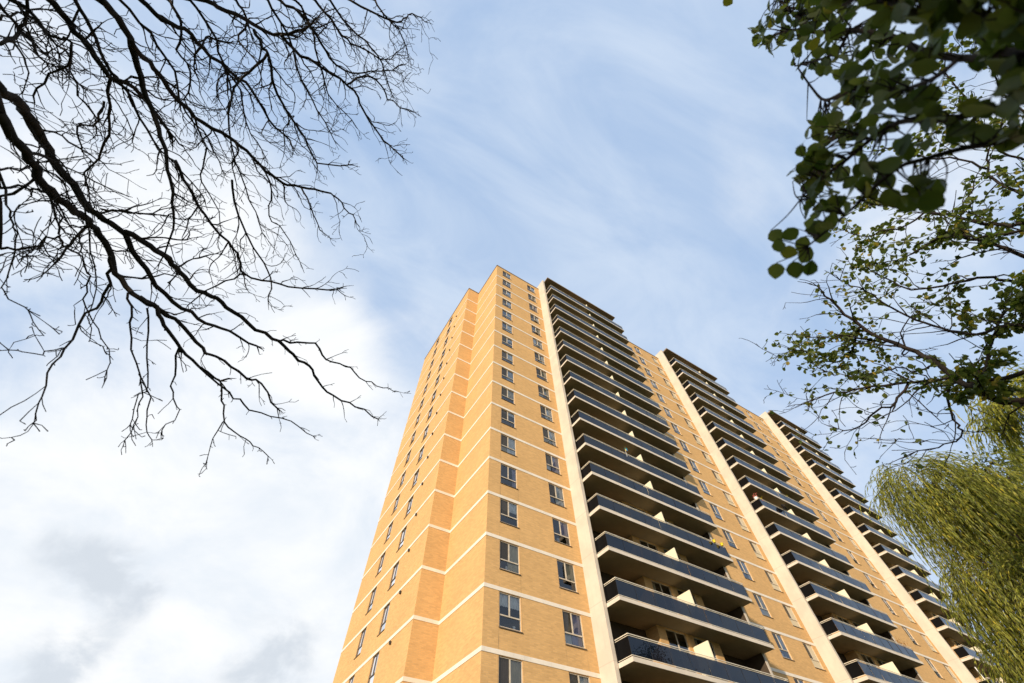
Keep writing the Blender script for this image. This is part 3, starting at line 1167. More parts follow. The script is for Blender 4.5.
def trunk_mb(mb, base, top, r0, r1, r):
    pts, rads = [], []
    for i in range(9):
        t = i / 8
        q = base.lerp(top, t) + Vector((r.gauss(0, .03), r.gauss(0, .03), 0)) * (1 if 0 < i < 8 else 0)
        pts.append(q)
        flare = 0.6 * r0 * math.exp(-t * 9)
        rads.append(r0 + (r1 - r0) * t + flare)
    pts[0] = pts[0] - Vector((0, 0, 0.12))
    P, Rr = smooth_poly(pts, rads, 3)
    mb.tube(P, Rr, 14)


def build_bare_tree():
    r = random.Random(21)
    base = Vector((-6.6, 0.6, 0))
    t = thing('bare_tree', 'leafless tree with crooked black branches and fine twigs against the sky', 'tree', base)
    fork = Vector((-6.1, 0.9, 3.7))
    tr = MB()
    trunk_mb(tr, base, fork, 0.30, 0.22, r)
    tr.build('trunk', M['bark_dark'], t, smooth=True)
    mb = MB()
    tw = MB()
    spec = dict(levels=3, seg=[0.055, 0.045, 0.035], wig=[0.24, 0.30, 0.34], bias=[0.035, 0.04, 0.03], fork=[0.36, 0.28, 0.0], ratio=(0.26, 0.56), rmin=0.0027, sides=[5, 4, 3])
    tips = []
    lines = traced([(p, a * 0.72, b * 0.72, c, d) for p, a, b, c, d in BARE], r)
    away = (ray(330, 300) - ray(120, 80)).normalized()
    for (pix, w0, w1, d0, d1), (pts, rads) in zip(BARE, lines):
        P, Rr = smooth_poly(pts, rads, 3)
        # crooked wood: small kinks between the drawn points
        Q = [P[0]] + [p + Vector((r.gauss(0, 1), r.gauss(0, 1), r.gauss(0, 1))) * 0.010 for p in P[1:-1]] + [P[-1]]
        mb.tube(Q, [max(x, 0.004) for x in Rr], 8 if w0 > 6 else 6)
        x, y = pix[0]
        if x <= 6 or y <= 8:
            limb(mb, fork, pts[0], max(0.09, rads[0] * 1.4), rads[0], 0.9, r)
        # side twigs
        L = sum((Q[i + 1] - Q[i]).length for i in range(len(Q) - 1))
        acc = 0.0
        step = 0.048 if max(p_[1] for p_ in pix) < 190 else 0.064
        for i in range(1, len(Q)):
            seg = (Q[i] - Q[i - 1])
            acc += seg.length
            while acc > step:
                acc -= step * r.uniform(0.7, 1.5) * (1.0 if project(Q[i])[1] < 260 else 1.55)
                d = seg.normalized()
                ax = d.orthogonal()
                ax.rotate(Matrix.Rotation(r.uniform(0, 2 * math.pi), 3, d))
                cd = d.copy()
                cd.rotate(Matrix.Rotation(R(r.uniform(28, 70)), 3, ax))
                cd = (cd + away * 0.15).normalized()
                big = r.random()
                ln = (0.05 if r.random() < 0.3 else 0.14 + 0.64 * big ** 2.0) * (1.0 if w0 > 3 else 0.55) * (1.0 if project(Q[i])[1] < 300 else 0.48)
                grow(tw, Q[i], cd, ln, min(Rr[i] * 0.55, 0.0035 + 0.010 * ln), 0, r, away, tips, spec)
        # a forked tip
        for _ in range(3):
            d = (Q[-1] - Q[-2]).normalized()
            grow(tw, Q[-1], jitter(d, 0.35, r), r.uniform(0.10, 0.28) * (1.0 if pix[-1][1] < 330 else 0.5), max(Rr[-1] * 0.8, 0.004), 0, r, away, tips, spec)
    mb.build('branch', M['bark_dark'], t, smooth=True)
    o = tw.build('twig', M['bark_dark'], t)
    o['kind'] = 'stuff'


build_bare_tree()

# ---- leaves


def leaves_object(name, mat, parent, centers, dirs, normals, lens, widths, tints, shape='oval'):
    """many thin leaves as one mesh; each a folded blade of its own outline"""
    n = len(centers)
    c = np.array(centers, float).reshape(n, 3)
    d = np.array(dirs, float).reshape(n, 3)
    d /= np.linalg.norm(d, axis=1, keepdims=True)
    nn = np.array(normals, float).reshape(n, 3)
    s = np.cross(d, nn)
    s /= np.maximum(np.linalg.norm(s, axis=1, keepdims=True), 1e-6)
    nn = np.cross(s, d)
    ln = np.array(lens, float).reshape(n, 1)
    wd = np.array(widths, float).reshape(n, 1)
    if shape == 'oval':
        # (along, across, lift) : midrib 0..1 and the two margins
        prof = [(0, 0, 0), (0.12, -0.28, 0.04), (0.38, -0.5, 0.09), (0.68, -0.42, 0.07), (0.90, -0.18, 0.0), (1.0, 0, -0.05),
                (0.90, 0.18, 0.0), (0.68, 0.42, 0.07), (0.38, 0.5, 0.09), (0.12, 0.28, 0.04), (0.35, 0, -0.02), (0.70, 0, -0.04)]
        faces = [(0, 10, 2, 1), (10, 11, 3, 2), (11, 5, 4, 3), (0, 9, 8, 10), (10, 8, 7, 11), (11, 7, 6, 5)]
    elif shape == 'small':
        prof = [(0, 0, 0), (0.40, -0.5, 0.1), (0.8, -0.32, 0.05), (1.0, 0, -0.03), (0.8, 0.32, 0.05), (0.40, 0.5, 0.1)]
        faces = [(0, 3, 2, 1), (0, 5, 4, 3)]
    else:
        prof = [(0, 0, 0), (0.35, -0.5, 0.0), (1.0, 0, -0.06), (0.35, 0.5, 0.0)]
        faces = [(0, 3, 2, 1)]
    k = len(prof)
    V = np.zeros((n, k, 3))
    for i, (a, b, e) in enumerate(prof):
        V[:, i] = c + d * (ln * a) + s * (wd * b) + nn * (ln * e)
    pw = np.array(parent_world(parent)) if parent is not None else np.zeros(3)
    V = V.reshape(-1, 3) - pw
    F = np.array([[list(f) for f in faces]]) + (np.arange(n) * k)[:, None, None]
    F = F.reshape(-1, 4)
    me = bpy.data.meshes.new(name)
    me.vertices.add(len(V))
    me.vertices.foreach_set('co', V.ravel())
    me.loops.add(F.size)
    me.loops.foreach_set('vertex_index', F.ravel().astype(np.int32))
    me.polygons.add(len(F))
    me.polygons.foreach_set('loop_start', np.arange(0, F.size, 4, dtype=np.int32))
    me.polygons.foreach_set('loop_total', np.full(len(F), 4, dtype=np.int32))
    me.update(calc_edges=True)
    tn = np.array(tints, float).reshape(n, 2)
    col = np.zeros((n, k, 4))
    col[:, :, 0] = tn[:, :1]
    col[:, :, 1] = tn[:, 1:]
    col[:, :, 3] = 1
    at_ = me.color_attributes.new('tint', 'FLOAT_COLOR', 'POINT')
    at_.data.foreach_set('color', col.ravel().astype(np.float32))
    me.polygons.foreach_set('use_smooth', np.ones(len(F), dtype=bool))
    me.materials.append(mat)
    o = bpy.data.objects.new(name, me)
    C.objects.link(o)
    o.parent = parent
    return o


class Leaves:
    def __init__(self):
        self.c, self.d, self.n, self.l, self.w, self.t = [], [], [], [], [], []

    def add(self, c, d, n, l, w, r):
        self.c.append(tuple(c))
        self.d.append(tuple(d))
        self.n.append(tuple(n))
        self.l.append(l)
        self.w.append(w)
        self.t.append((r.random(), r.random()))

    def build(self, name, mat, parent, shape):
        return leaves_object(name, mat, parent, self.c, self.d, self.n, self.l, self.w, self.t, shape)


def inside(poly, x, y):
    c = False
    j = len(poly) - 1
    for i in range(len(poly)):
        xi, yi = poly[i]
        xj, yj = poly[j]
        if (yi > y) != (yj > y) and x < (xj - xi) * (y - yi) / (yj - yi) + xi:
            c = not c
        j = i
    return c


# ---- near tree, upper right: broad leaves hanging close over the lens
NEAR_BR = [
    ([(1060, 128), (1014, 139), (983, 145), (960, 149), (921, 160), (901, 166), (880, 182), (866, 196), (845, 215), (825, 232), (808, 246)], 7, 1.6, 1.45, 1.35),
    ([(1060, 40), (1010, 52), (960, 58), (920, 50), (890, 36), (850, 30), (815, 32), (790, 30), (770, 38)], 9, 1.6, 1.25, 2.6),
    ([(1060, 90), (1000, 108), (940, 120), (900, 122), (870, 140), (840, 165), (815, 182), (800, 200)], 8, 1.5, 1.25, 1.7),
    ([(1060, 10), (1000, 15), (950, 18), (900, 6), (860, -5)], 8, 2.5, 1.1, 1.6),
    ([(960, 58), (930, 80), (890, 92), (850, 90), (825, 100), (812, 88), (798, 68)], 5, 1.4, 1.3, 2.2),
    ([(815, 32), (792, 12), (775, -4)], 3, 1.4, 2.2, 2.8),
    ([(850, 30), (836, 52), (812, 62), (795, 66)], 3, 1.3, 2.0, 2.5),
    ([(870, 140), (852, 132), (838, 128)], 3, 1.3, 1.6, 1.9),
]
NEAR_POLY = [(775, -30), (765, 10), (752, 30), (756, 50), (768, 60), (790, 45), (792, 62), (810, 84), (818, 70), (845, 80), (840, 100), (812, 118), (800, 142), (796, 165), (785, 175), (800, 186),
             (806, 215), (812, 228), (835, 232), (852, 206), (862, 196), (890, 196), (900, 212), (925, 212), (945, 196), (950, 178), (905, 172), (890, 160), (925, 148), (1000, 140), (1050, 150), (1050, -30)]
NEAR_TIP = [(776, 236), (790, 234), (802, 244), (779, 246), (789, 252), (776, 271), (795, 270), (810, 268), (806, 255), (822, 236), (815, 228)]


def near_dist(x, y):
    t = min(1, max(0, (x - 760) / 180))
    u = min(1, max(0, (y - 60) / 160))
    far = 2.9 * (1 - u) + 1.45 * u
    return far + (1.15 - far) * t


def build_near_tree():
    r = random.Random(5)
    base = Vector((1.5, -2.9, 0))
    t = thing('broadleaf_tree', 'dark green broad-leaved tree hanging close overhead at the top right', 'tree', base)
    fork = Vector((1.45, -2.4, 2.4))
    tr = MB()
    trunk_mb(tr, base, fork, 0.14, 0.10, r)
    tr.build('trunk', M['bark_dark'], t, smooth=True)
    mb = MB()
    lines = traced(NEAR_BR, r, 0.05)
    allp = []
    for (pix, *_), (pts, rads) in zip(NEAR_BR, lines):
        P, Rr = smooth_poly(pts, rads, 4)
        mb.tube(P, Rr, 7)
        allp += [(p, q) for p, q in zip(P, Rr)]
        if pix[0][0] >= 1050:
            limb(mb, fork, pts[0], 0.035, rads[0], 0.25, r)
    lv = Leaves()
    AP = np.array([tuple(p[0]) for p in allp])

    SP = np.array([project(p[0]) for p in allp])
    SD = np.array([(p[0] - Vector((0, 0, CAM_Z))).length for p in allp])

    def leaf_at(x, y, size=None, back=False):
        i = int(np.argmin((SP[:, 0] - x) ** 2 + (SP[:, 1] - y) ** 2))
        dist = SD[i] * r.uniform(0.92, 1.10)
        p = at(x, y, dist)
        ln = size or r.uniform(0.032, 0.054)
        hang = jitter(Vector((r.uniform(-1, 1), r.uniform(-1, 1), -0.5)), 0.3, r)
        nrm = jitter(Vector((0, 0, 0.7)) - ray(x, y) * 0.7, 0.55, r)
        if size:
            nrm = jitter(-ray(x, y), 0.25, r)
            hang = jitter(Vector((r.uniform(-1, 1), r.uniform(-1, 1), -0.6)), 0.2, r)
            hang = (hang - nrm * hang.dot(nrm)).normalized()
        if abs(hang.dot(nrm)) > 0.9:
            nrm = Vector((0.3, 0.4, 1))
        lv.add(p - hang * ln * 0.5, hang, nrm, ln, ln * r.uniform(0.74, 0.94), r)
        return p - hang * ln * 0.5

    n_try = 0
    placed = 0
    gaps = [(962, 48, 15), (955, 78, 20), (988, 88, 13), (915, 76, 10), (905, 26, 9), (1010, 46, 9), (970, 118, 9), (1000, 118, 11), (908, 126, 12), (988, 12, 10), (865, 10, 10), (850, 42, 8), (1018, 5, 8), (846, 110, 7), (868, 112, 6), (835, 146, 6), (885, 150, 10), (940, 138, 8)]
    while placed < 840 and n_try < 14000:
        n_try += 1
        x, y = r.uniform(748, 1050), r.uniform(-30, 240)
        if not inside(NEAR_POLY, x, y):
            continue
        g_ = any((x - a) ** 2 + (y - b) ** 2 < (c * 1.4) ** 2 for a, b, c in gaps)
        if g_ and r.random() < 0.97:
            continue
        if x > 835 and y > 145 and r.random() < 0.55:
            continue
        if r.random() < (0.35 if x > 880 else 0.0):
            continue
        # leaves in sprays of two to four off one twig
        root = leaf_at(x, y)
        placed += 1
        i = int(np.argmin(((AP - np.array(root)) ** 2).sum(1)))
        q = allp[i][0]
        m = root.lerp(q, 0.5) + Vector((r.gauss(0, 1), r.gauss(0, 1), r.gauss(0, 1))) * 0.08 * (root - q).length
        P, Rr = smooth_poly([q, m, root], [0.0028, 0.0018, 0.0011], 3)
        mb.tube(P, Rr, 4, cap=False)
    for (x, y) in NEAR_TIP:
        root = leaf_at(x, y, r.uniform(0.043, 0.052))
        q = allp[int(np.argmin(((AP - np.array(root)) ** 2).sum(1)))][0]
        P, Rr = smooth_poly([q, root.lerp(q, 0.5) + Vector((0, 0, -.008)), root], [0.0025, 0.0018, 0.0012], 3)
        mb.tube(P, Rr, 4, cap=False)
    for (x, y) in [(728, 1), (935, 188), (908, 203), (890, 198)]:
        leaf_at(x, y, 0.05)
    mb.build('branch', M['bark_dark'], t, smooth=True)
    lv.build('crown', M['leaf_near'], t, 'oval')


build_near_tree()

# ---- mid tree, right: small leaves on dark crooked branches
MID_BR = [
    ([(1060, 410), (1024, 401), (996, 399), (978, 387), (960, 381), (938, 363), (916, 352), (887, 341), (861, 326), (839, 308), (826, 296), (817, 286)], 11, 1.4, 5.2, 6.0),
    ([(1024, 372), (990, 380), (967, 383), (930, 381), (894, 385), (865, 388), (835, 394), (812, 400)], 6, 1.4, 5.4, 5.9),
    ([(908, 384), (894, 403), (875, 410), (861, 427), (839, 429)], 3.4, 1.2, 5.7, 5.7),
    ([(949, 384), (949, 407), (956, 425), (960, 436), (938, 447), (915, 452)], 3.2, 1.2, 5.4, 5.6),
    ([(887, 341), (868, 340), (845, 336), (825, 338), (805, 336)], 3.0, 1.1, 5.8, 6.1),
    ([(861, 326), (852, 348), (835, 362), (815, 352), (796, 350)], 2.8, 1.1, 5.9, 6.1),
    ([(1060, 262), (1024, 257), (996, 246), (970, 240), (945, 235), (920, 248), (897, 260)], 6, 1.5, 5.8, 6.3),
    ([(1060, 232), (1024, 226), (983, 222), (952, 216), (928, 210), (900, 204), (876, 204)], 6, 1.5, 6.0, 6.5),
    ([(1060, 236), (1024, 232), (995, 234), (969, 237), (938, 231)], 5, 2.0, 5.6, 5.9),
    ([(1060, 200), (1024, 193), (999, 183), (987, 169), (990, 150), (1000, 130)], 4.5, 1.4, 6.2, 6.6),
    ([(1040, 290), (1010, 280), (980, 278), (950, 284), (920, 290), (895, 282), (870, 270)], 4.5, 1.3, 5.8, 6.3),
    ([(1040, 330), (1005, 325), (978, 335), (950, 330), (925, 322), (900, 312), (880, 300), (858, 288), (840, 280)], 4.5, 1.2, 5.6, 6.1),
    ([(928, 210), (905, 224), (880, 232), (862, 235), (845, 230)], 2.6, 1.1, 6.4, 6.6),
    ([(987, 169), (960, 160), (930, 158), (900, 150), (880, 150)], 2.8, 1.1, 6.5, 6.8),
    ([(978, 387), (990, 350), (1000, 320), (1020, 300)], 4, 2, 5.4, 5.6),
    ([(1024, 160), (1000, 150), (970, 110), (950, 80), (945, 60)], 3, 1.2, 6.6, 7.0),
    ([(1040, 120), (1010, 100), (990, 70), (985, 40)], 3, 1.2, 6.6, 7.0),
    ([(938, 363), (920, 372), (898, 368), (875, 372), (850, 376), (828, 372)], 2.6, 1.0, 5.7, 6.0),
]


def mid_density(x, y):
    """how leafy a spot is"""
    if x > 955 and 262 < y < 400:
        return 1.8
    if y < 120:
        return 0.30
    if 850 < x < 960 and 300 < y < 370:
        return 0.65
    if 880 < x < 1024 and 130 < y < 270:
        return 0.45
    if y > 395:
        return 0.03
    if x < 850 and y < 310:
        return 0.15
    return 0.5


def build_mid_tree():
    r = random.Random(8)
    base = Vector((6.4, -2.6, 0))
    t = thing('round_leaved_tree', 'tree with thin dark branches and sparse small round leaves in front of the willows', 'tree', base)
    fork = Vector((6.3, -2.2, 2.6))
    tr = MB()
    trunk_mb(tr, base, fork, 0.22, 0.15, r)
    tr.build('trunk', M['bark_dark'], t, smooth=True)
    mb, tw = MB(), MB()
    tips = []
    spec = dict(levels=3, seg=[0.075, 0.06, 0.05], wig=[0.24, 0.28, 0.30], bias=[0.03, 0.02, 0.0], fork=[0.40, 0.32, 0.0], ratio=(0.35, 0.6), rmin=0.0026, sides=[5, 4, 3])
    lines = traced([(p, a * 0.75, b * 0.75, c, d) for p, a, b, c, d in MID_BR], r, 0.2)
    away = (ray(800, 340) - ray(1000, 330)).normalized()
    for (pix, w0, w1, d0, d1), (pts, rads) in zip(MID_BR, lines):
        P, Rr = smooth_poly(pts, rads, 3)
        Q = [P[0]] + [p + Vector((r.gauss(0, 1), r.gauss(0, 1), r.gauss(0, 1))) * 0.010 for p in P[1:-1]] + [P[-1]]
        mb.tube(Q, [max(x, 0.004) for x in Rr], 7)
        if pix[0][0] >= 1040:
            limb(mb, fork, pts[0], max(0.05, rads[0] * 1.3), rads[0], 0.3, r)
        acc, step = 0.0, 0.075
        for i in range(1, len(Q)):
            seg = Q[i] - Q[i - 1]
            acc += seg.length
            while acc > step:
                acc -= step * r.uniform(0.7, 1.5)
                d = seg.normalized()
                ax = d.orthogonal()
                ax.rotate(Matrix.Rotation(r.uniform(0, 2 * math.pi), 3, d))
                cd = d.copy()
                cd.rotate(Matrix.Rotation(R(r.uniform(25, 65)), 3, ax))
                ln = 0.15 + 0.55 * r.random() ** 1.8
                grow(tw, Q[i], cd, ln, min(Rr[i] * 0.5, 0.004 + 0.007 * ln), 0, r, away, tips, spec)
        for _ in range(3):
            d = (Q[-1] - Q[-2]).normalized()
            grow(tw, Q[-1], jitter(d, 0.3, r), r.uniform(0.12, 0.3), 0.005, 0, r, away, tips, spec)
    lv = Leaves()
    for pts, level in tips:
        for j in range(1, len(pts)):
            x, y = project(pts[j])
            dens = mid_density(x, y)
            clump = mnoise.noise(pts[j] * 1.6 + Vector((3, 1, 7)))
            dens *= min(1.6, max(0.0, 0.55 + 1.9 * clump))
            m = dens * 4.8
            while m > 0:
                if r.random() < m:
                    q = pts[j].lerp(pts[j - 1], r.random())
                    d = jitter(Vector((r.uniform(-1, 1), r.uniform(-1, 1), r.uniform(-0.9, 0.3))), 0.2, r)
                    nrm = jitter(Vector((0, 0, 1)), 0.8, r)
                    if abs(d.dot(nrm)) > 0.9:
                        nrm = Vector((0.5, 0.3, 0.8))
                    ln = r.uniform(0.040, 0.066)
                    lv.add(q + d * 0.012, d, nrm, ln, ln * r.uniform(0.65, 0.85), r)
                m -= 1
    mb.build('branch', M['bark_dark'], t, smooth=True)
    o = tw.build('twig', M['bark_dark'], t)
    o['kind'] = 'stuff'
    lv.build('crown', M['leaf_mid'], t, 'small')


build_mid_tree()


# ---- willows
def build_willow(label, base, top, lobes, n_strand, seed, mat, leaf=0.14):
    """lobes: (centre, radius, drop) - each a limb end that carries a dome of hanging switches"""
    r = random.Random(seed)
    base = Vector(base)
    top = Vector(top)
    t = thing('willow_tree', label, 'willow tree', base)
    tr = MB()
    trunk_mb(tr, base, top, 0.42, 0.30, r)
    lb = MB()
    for (c, rad, drop, share) in lobes:
        c = Vector(c)
        limb(lb, top, c, 0.20, 0.06, 0.5, r)
        for _ in range(7):
            e = c + Vector((r.gauss(0, 1), r.gauss(0, 1), abs(r.gauss(0, .5)))).normalized() * rad * r.uniform(0.5, 0.9)
            limb(lb, c, e, 0.05, 0.012, 0.35, r)
    tr.build('trunk', M['bark'], t, smooth=True)
    lb.build('branch', M['bark'], t, smooth=True)
    sw = MB()
    lv = Leaves()
    tot = sum(l[3] for l in lobes)
    wind = Vector((0.10, 0.05, 0))
    for (c, rad, drop, share) in lobes:
        c = Vector(c)
        # clumps of switches on the dome, so that the outline is ragged
        ncl = max(6, int(n_strand * share / tot / 22))
        for _ in range(ncl):
            a, h = r.uniform(0, 2 * math.pi), r.random()
            el = math.asin(h ** 0.8)
            rr = rad * r.uniform(0.45, 1.12)
            cc = c + Vector((math.cos(a) * math.cos(el) * rr, math.sin(a) * math.cos(el) * rr, math.sin(el) * rr * 0.75))
            outd = Vector((math.cos(a), math.sin(a), 0))
            dl = drop * r.uniform(0.30, 1.1)
            for _ in range(22):
                p = cc + Vector((r.gauss(0, .20), r.gauss(0, .20), r.gauss(0, .20)))
                d = (outd * r.uniform(0.2, 0.8) + Vector((r.gauss(0, .25), r.gauss(0, .25), r.uniform(-0.2, 0.4)))).normalized()
                L = dl * r.uniform(0.5, 1.15)
                n = max(5, int(L / 0.16))
                pts = [p]
                for i in range(n):
                    d = (d + Vector((r.gauss(0, .07), r.gauss(0, .07), -0.34)) + wind * 0.12).normalized()
                    p = p + d * (L / n)
                    if p.z < 1.2:
                        break
                    pts.append(p)
                if len(pts) < 3:
                    continue
                sw.tube(pts, [0.0035 * (1 - 0.7 * i / len(pts)) + 0.001 for i in range(len(pts))], 3, cap=False)
                tone = r.random()
                for i in range(1, len(pts)):
                    dd = (pts[i] - pts[i - 1]).normalized()
                    for _k in range(3):
                        if r.random() < 0.15:
                            continue
                        q = pts[i - 1].lerp(pts[i], r.random())
                        o = Vector((r.gauss(0, 1), r.gauss(0, 1), r.gauss(0, .4)))
                        ld = (dd * 1.0 + o.normalized() * 0.30 + Vector((0, 0, -0.3))).normalized()
                        ln = leaf * r.uniform(0.8, 1.45)
                        lv.add(q, ld, (r.gauss(0, 1), r.gauss(0, 1), r.gauss(0, 1)), ln, ln * 0.17, r)
                        lv.t[-1] = (min(1, max(0, tone * 0.8 + r.random() * 0.2)), r.random() * 0.45 + 0.55 * tone)
    o = sw.build('switch', M['bark'], t)
    o['kind'] = 'stuff'
    lv.build('crown', mat, t, 'willow')
    return t


Z = CAM_Z
build_willow('large yellow-green weeping willow beside the far balconies, lit by the sun', (23.5, 0.6, 0), (23.0, 0.8, 4.2), [
    ((20.9, 2.5, 9.4 + Z), 1.6, 3.8, 1.3),
    ((21.2, 1.2, 8.6 + Z), 1.6, 3.8, 1.2),
    ((21.4, 3.0, 6.2 + Z), 1.6, 3.4, 1.2),
    ((21.2, 3.6, 4.2 + Z), 1.4, 2.8, 0.9),
    ((20.6, 1.6, 5.2 + Z), 2.0, 3.8, 1.3),
    ((21.4, -0.5, 6.8 + Z), 1.8, 4.0, 1.2),
    ((23.6, 1.7, 7.9 + Z), 2.0, 4.4, 0.9),
    ((20.8, -0.4, 3.6 + Z), 1.9, 3.0, 0.8),
    ((23.5, -1.6, 6.0 + Z), 2.4, 4.5, 1.0),
], 4700, 3, M['leaf_willow'])
build_willow('darker weeping willow half hidden behind round-leaved branches at the right edge', (16.5, -4.2, 0), (16.4, -3.9, 4.4), [
    ((15.3, -1.3, 7.6 + Z), 1.0, 1.3, 1.0),
    ((15.8, -3.0, 7.5 + Z), 1.4, 1.9, 1.2),
    ((16.8, -5.2, 7.0 + Z), 2.0, 3.0, 0.7),
], 1700, 4, M['leaf_willow'])


# ---- dark trees: row added unseen to shade lens-side branches; tall pair mirrored in glass
def build_back_tree(label, base, h, rad, seed):
    r = random.Random(seed)
    base = Vector(base)
    t = thing('back_tree', label, 'tree', base, 'shade trees added behind the viewpoint' if h < 14 else 'tall trees opposite the balconies')
    tr = MB()
    top = base + Vector((0, 0, h * 0.45))
    trunk_mb(tr, base, top, 0.28, 0.18, r)
    lv = Leaves()
    for _ in range(60):
        a, b = r.uniform(0, 2 * math.pi), r.uniform(-0.7, 1.3)
        q = base + Vector((math.cos(a) * math.cos(b) * rad, math.sin(a) * math.cos(b) * rad, h * 0.6 + math.sin(b) * h * 0.38)) * 1.0
        c = base + Vector((0, 0, h * 0.6))
        q = c.lerp(q, r.uniform(0.5, 1.0))
        if r.random() < 0.4:
            limb(tr, top, q, 0.07, 0.015, 0.2, r)
        for _k in range(70 if h < 14 else 420):
            p = q + Vector((r.gauss(0, 1), r.gauss(0, 1), r.gauss(0, .8))) * 0.62
            lv.add(p, (r.gauss(0, 1), r.gauss(0, 1), r.gauss(-.4, .6)), (r.gauss(0, .6), r.gauss(0, .6), 1), r.uniform(0.22, 0.36) if h < 14 else r.uniform(0.12, 0.2), 0.2 if h < 14 else 0.12, r)
    tr.build('trunk', M['bark'], t, smooth=True)
    lv.build('crown', M['leaf_dark'], t, 'small')


pd = Vector((-sun_dir.y, sun_dir.x, 0)).normalized()
back0 = Vector((sun_dir.x, sun_dir.y, 0)).normalized() * 15
for i, s in enumerate((-10.5, -3.8, 3.0, 9.5)):
    q = back0 + pd * s
    build_back_tree('dense dark tree added unseen behind the viewpoint to shade the near branches', (q.x, q.y, 0), 9.6 + (i % 2) * 0.8, 3.9, 60 + i)

for lab, q, h in (('tall dark tree on the lawn opposite the balconies', (33.0, 0.8, 0), 17.0), ('second tall dark tree further along the lawn', (41.0, -2.0, 0), 20.0)):
    build_back_tree(lab, q, h, 4.3, int(h * 7))


# ------------------------------------------------------------------ small things on the balconies
def lathe(mb, c, prof, n=14, mi=0):
    i0 = len(mb.v)
    for (rr, z) in prof:
        for k in range(n):
            a = 2 * math.pi * k / n
            mb.v.append((c[0] + rr * math.cos(a), c[1] + rr * math.sin(a), c[2] + z))
    for j in range(len(prof) - 1):
        for k in range(n):
            k2 = (k + 1) % n
            mb.f.append((i0 + j * n + k, i0 + j * n + k2, i0 + (j + 1) * n + k2, i0 + (j + 1) * n + k))
            mb.uv += [(0, 0)] * 4
            mb.mi.append(mi)
    mb.f.append(tuple(i0 + k for k in reversed(range(n))))
    mb.uv += [(0, 0)] * n
    mb.mi.append(mi)


def rail_top(k):
    return band_z(k) + 1.25


